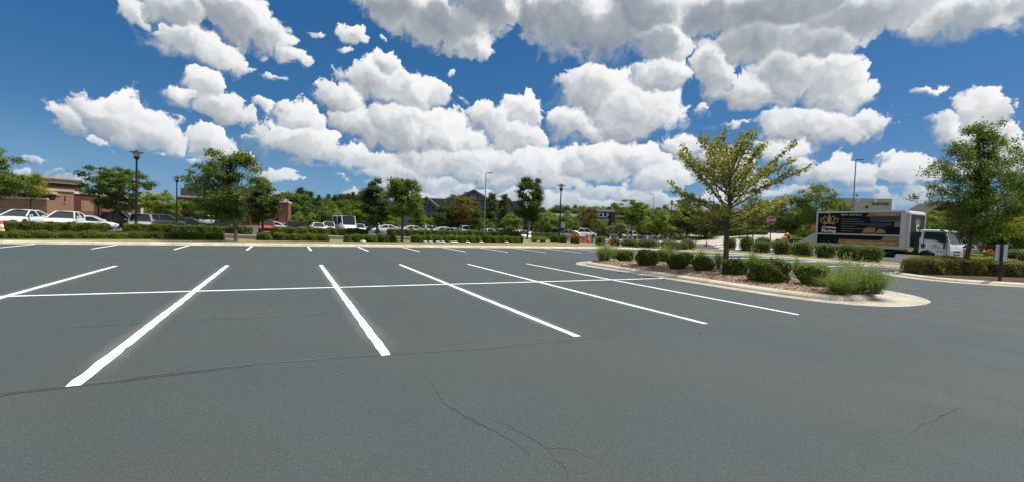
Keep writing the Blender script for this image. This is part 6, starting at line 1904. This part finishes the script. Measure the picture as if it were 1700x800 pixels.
# brick gable shop and flat shop on the right
br = Bld('brick_building', 1570, 78, 'brown brick gabled building rising behind the truck cab', z=1.8)
br.line(1500, 80, 1640, 76); f = br.z
br.poly('gable_wall', [(1534, 1.7), (1600, 1.7), (1600, f(1570, 353)), (1567, f(1570, 335)), (1534, f(1570, 355))], M['brick_dark'], 0, 1)
br.poly('roof', [(1530, f(1570, 357)), (1567, f(1570, 334)), (1567, f(1570, 336)), (1532, f(1570, 359))], M['roof_brown'], .5, 10); br.poly('roof', [(1604, f(1570, 355)), (1567, f(1570, 334)), (1567, f(1570, 336)), (1602, f(1570, 357))], M['roof_brown'], .5, 10)
br.slab('chimney', 1561, 1566, f(1570, 343), f(1570, 333), M['brick'], -2, 1.2)
br.window(1556, 1578, f(1570, 372), f(1570, 362), 'dark_plastic', 3, 2)
sh = Bld('store_building', 1650, 76, 'low flat roofed store with white columns at the right edge', z=1.8)
sh.line(1585, 77, 1740, 74); f = sh.z
sh.slab('wall', 1600, 1730, 1.7, f(1650, 358), M['brick_dark'], 0, 10); sh.slab('fascia', 1598, 1731, f(1650, 358), f(1650, 352), M['taupe'], .5, 11); sh.slab('roof_edge', 1598, 1732, f(1650, 352), f(1650, 349.5), M['roof_brown'], .8, 11)
for q in (1612, 1622, 1636, 1648): sh.window(q, q + 8, f(1650, 391.5), f(1650, 380), 'white_trim', 2, 1, .06)
for q in (1611, 1632, 1646, 1664, 1675): sh.slab('column', q, q + 2, 1.8, f(1650, 377), M['white_trim'], .5, .3)
sh.window(1666, 1674, f(1650, 393), f(1650, 382), 'white_trim', 1, 1, .1)
sh.slab('base_wall', 1610, 1678, 1.5, f(1650, 393.6), M['white_trim'], 1.2, .4); sh.slab('planter', 1606, 1680, 1.0, f(1650, 396.5), M['taupe'], 1.6, .4)
x, y = at(1700, 62); t = tag(empty('patio_umbrella', (x, y, tz(1700, 62))), 'tan canopy umbrella at the right edge before the store', 'umbrella')
b = MB(); b.tube([(0, 0, 0), (0, 0, 2.6)], .04, 8); b.build('pole', M['pole_grey'], t)
b = MB(); b.lathe([(1.3, 2.15), (1.28, 2.22), (.05, 2.75)], 8); b.build('canopy', M['stone'], t)

# ------------------------------------------------------------------ far trees: a few kinds, planted again and again
def proto(style, lm, rx, H, z0, nc, nl, lsz, seed, cs, flat=.6, tr=.12, bark='bark', up=.5):
    a, c = tree_meshes(rx, rx, z0, H, z0 + .15 * (H - z0), 0, tr, nc, nl, lsz, seed, style, lm, bark, cs, flat, .6, 0, .6, up); return a, c
PR = dict(pine=proto('oval', 'pine', 3.2, 13, 3.5, 60, 3800, .46, 401, .17), pine2=proto('cone', 'pine', 3.4, 13, 2.5, 60, 3800, .46, 402, .16), wood=proto('round', 'mid', 4.4, 11, 1.5, 70, 4200, .46, 403, .18),
          lime=proto('oval', 'lime', 2.0, 5, 1.0, 45, 2800, .24, 404, .19), green=proto('round', 'green', 2.3, 5, .9, 50, 2800, .25, 405, .18), dark=proto('oval', 'dark', 2.4, 6, 1.2, 50, 2800, .26, 406, .18),
          cone=proto('cone', 'dark', 2.0, 7, .8, 55, 3000, .26, 407, .16), rust=proto('round', 'rust', 3.0, 7, 1.2, 60, 3400, .28, 408, .17))
HT = dict(pine=13, pine2=13, wood=11, lime=5, green=5, dark=6, cone=7, rust=7)


def far_tree(kind, px, D, ytop, label, group, w=1.0, z=None):
    x, y = at(px, D); zb = tz(px, D) if z is None else z; s = (zh(px, ytop, D) - zb) / HT[kind]
    t = tag(empty('pine_tree' if 'pine' in kind else 'tree', (x, y, zb), random.uniform(0, 6.28)), label, 'tree', group); t.scale = (s * w, s * w, s)
    obj('trunk', PR[kind][0], t); obj('crown', PR[kind][1], t)
    return t


gW = 'pines and woods beyond the brick shops'
for k in range(30):
    px = 452 + k * 6.2 + random.uniform(-2, 2); D = random.uniform(185, 260)
    yt = interp(px, [(440, 331), (478, 322), (500, 316), (520, 326), (545, 326), (570, 322), (590, 325), (610, 330), (640, 334), (660, 336)]) + random.uniform(-2, 4)
    far_tree(random.choice(['pine', 'pine', 'wood', 'pine2']), px, D, yt, 'tall dark tree of the wood rising behind the low brick wall', gW, random.uniform(.9, 1.3), 0)
gV = 'woods far behind the timbered lodge'
for k, (px, yt) in enumerate([(690, 333), (698, 330), (704, 334), (735, 334), (744, 331), (752, 327), (765, 324), (775, 323), (812, 330), (870, 345), (884, 346), (896, 347)]):
    far_tree(random.choice(['pine', 'wood']), px, random.uniform(200, 240), yt, 'dark wooded tree top showing above the timbered lodge roof', gV, 1.2, 0)
gU = 'distant woods above the sign wall store'
for k in range(38):
    px = 900 + k * 10.6 + random.uniform(-4, 4)
    yt = interp(px, [(895, 348), (930, 342), (960, 344), (1000, 345), (1040, 346), (1075, 342), (1100, 344), (1120, 350), (1160, 352), (1200, 350), (1300, 352)]) + random.uniform(-3, 4)
    far_tree(random.choice(['pine', 'wood', 'pine2']), px, random.uniform(190, 260), yt, 'hazy dark tree in the distant woods above the sign wall store', gU, random.uniform(1.0, 1.5), 0)
N1 = 'parking lot trees in the middle distance'
for kind, px, D, yt, w, lab in [
    ('wood', 486, 120, 336, .8, 'leafy wood edge tree right behind the corner tower'), ('lime', 493, 98, 354, 1.2, 'lime tree above the low brick wall, left one'), ('lime', 520, 100, 354, 1.1, 'lime tree above the low brick wall, right one'),
    ('green', 545, 84, 332, 1.0, 'fresh green tall tree behind the two white cars'), ('lime', 556, 80, 348, 1.0, 'lime tree just left of the white minibus'),
    ('green', 588, 78, 330, .75, 'green pointed tree behind the white minibus'), ('green', 606, 84, 336, .9, 'green tree right of the pointed one behind the minibus'), ('wood', 570, 130, 332, .8, 'broad dark tree behind the fresh green trees'),
    ('lime', 650, 88, 352, 1.0, 'lime tree between the two middle verge tree trunks'), ('lime', 690, 92, 355, 1.1, 'lime tree below the timbered gable, left of three'), ('lime', 706, 94, 358, 1.0, 'lime tree below the timbered gable, middle of three'), ('lime', 724, 92, 357, 1.1, 'lime tree below the timbered gable, right of three'),
    ('dark', 736, 88, 338, .9, 'dark green tree before the lodge roof'), ('dark', 752, 92, 340, 1.0, 'dark green tree next to the rust tinged one'), ('rust', 776, 90, 322, .95, 'broad rust tinged tree hiding the big lodge gable'), ('dark', 793, 86, 346, .9, 'dark low tree beside the tall grey pole'),
    ('cone', 815, 80, 316, .95, 'tall cone shaped tree right of the grey pole, left of two'), ('cone', 836, 84, 318, .85, 'tall cone shaped tree right of the grey pole, right of two'), ('green', 806, 74, 362, 1.0, 'low green tree at the foot of the tall grey pole'),
    ('lime', 850, 78, 356, 1.1, 'lime tree just left of the tall dark upright tree'), ('green', 898, 84, 357, 1.0, 'green tree right of the tall dark upright tree'), ('lime', 913, 80, 354, .95, 'lime tree left of the black verge lamp post'), ('lime', 938, 76, 352, .7, 'narrow bright tree right behind the verge lamp post'),
    ('green', 949, 82, 362, .9, 'green tree right of the narrow bright one'), ('rust', 974, 88, 340, .75, 'dark olive tree left of the white sign letters'), ('green', 1000, 80, 363, 1.15, 'rounded green tree half covering the white sign letters'), ('lime', 1030, 84, 366, 1.0, 'lime low tree behind the spreading lime tree'),
    ('lime', 1066, 90, 360, 1.1, 'lime tree behind the spreading one, right side'), ('green', 1090, 92, 356, 1.0, 'green tree just right of the thin grey pole'), ('lime', 1105, 88, 350, 1.0, 'lime tree at the black lamp post left side'), ('lime', 1124, 94, 354, 1.0, 'lime tree hiding behind the dark round tree'),
    ('green', 1160, 90, 356, 1.0, 'green tree right of the dark round tree'), ('dark', 1182, 86, 346, 1.1, 'dark tree behind the left boughs of the island tree'), ('wood', 1200, 100, 340, .8, 'broad tree directly behind the island tree trunk'), ('lime', 1222, 90, 362, 1.1, 'lime tree behind the trunk of the island tree, right'),
    ('dark', 1236, 96, 344, 1.2, 'dark tree between the two lamp posts by the island tree'), ('wood', 1258, 104, 342, .8, 'broad tree above the far hedge by the climbing road'), ('lime', 1228, 84, 366, 1.2, 'bright bushy tree low behind the island tree'), ('green', 1272, 100, 352, 1.0, 'green tree left of the octagonal sign'),
    ('green', 1290, 110, 356, 1.2, 'green tree at the top of the climbing road'), ('dark', 1330, 76, 352, 1.1, 'dark tree behind the curved ramp'), ('lime', 1346, 70, 366, 1.1, 'light green tree just left of the truck box'), ('dark', 1384, 80, 335, 1.0, 'dark tree right at the pale hotel'),
    ('lime', 1548, 70, 358, 1.0, 'yellow green tree between truck box and gabled building'), ('lime', 1662, 68, 352, 1.2, 'lime tree before the flat roofed store'), ('lime', 1690, 60, 352, .9, 'lime tree over the tan umbrella'), ('dark', 255, 88, 334, 1.0, 'dark tree behind the yellow green airy tree'), ('green', 395, 82, 352, 1.0, 'green tree seen past the leaning verge tree trunk')]:
    far_tree(kind, px, D, yt, lab, N1, w)
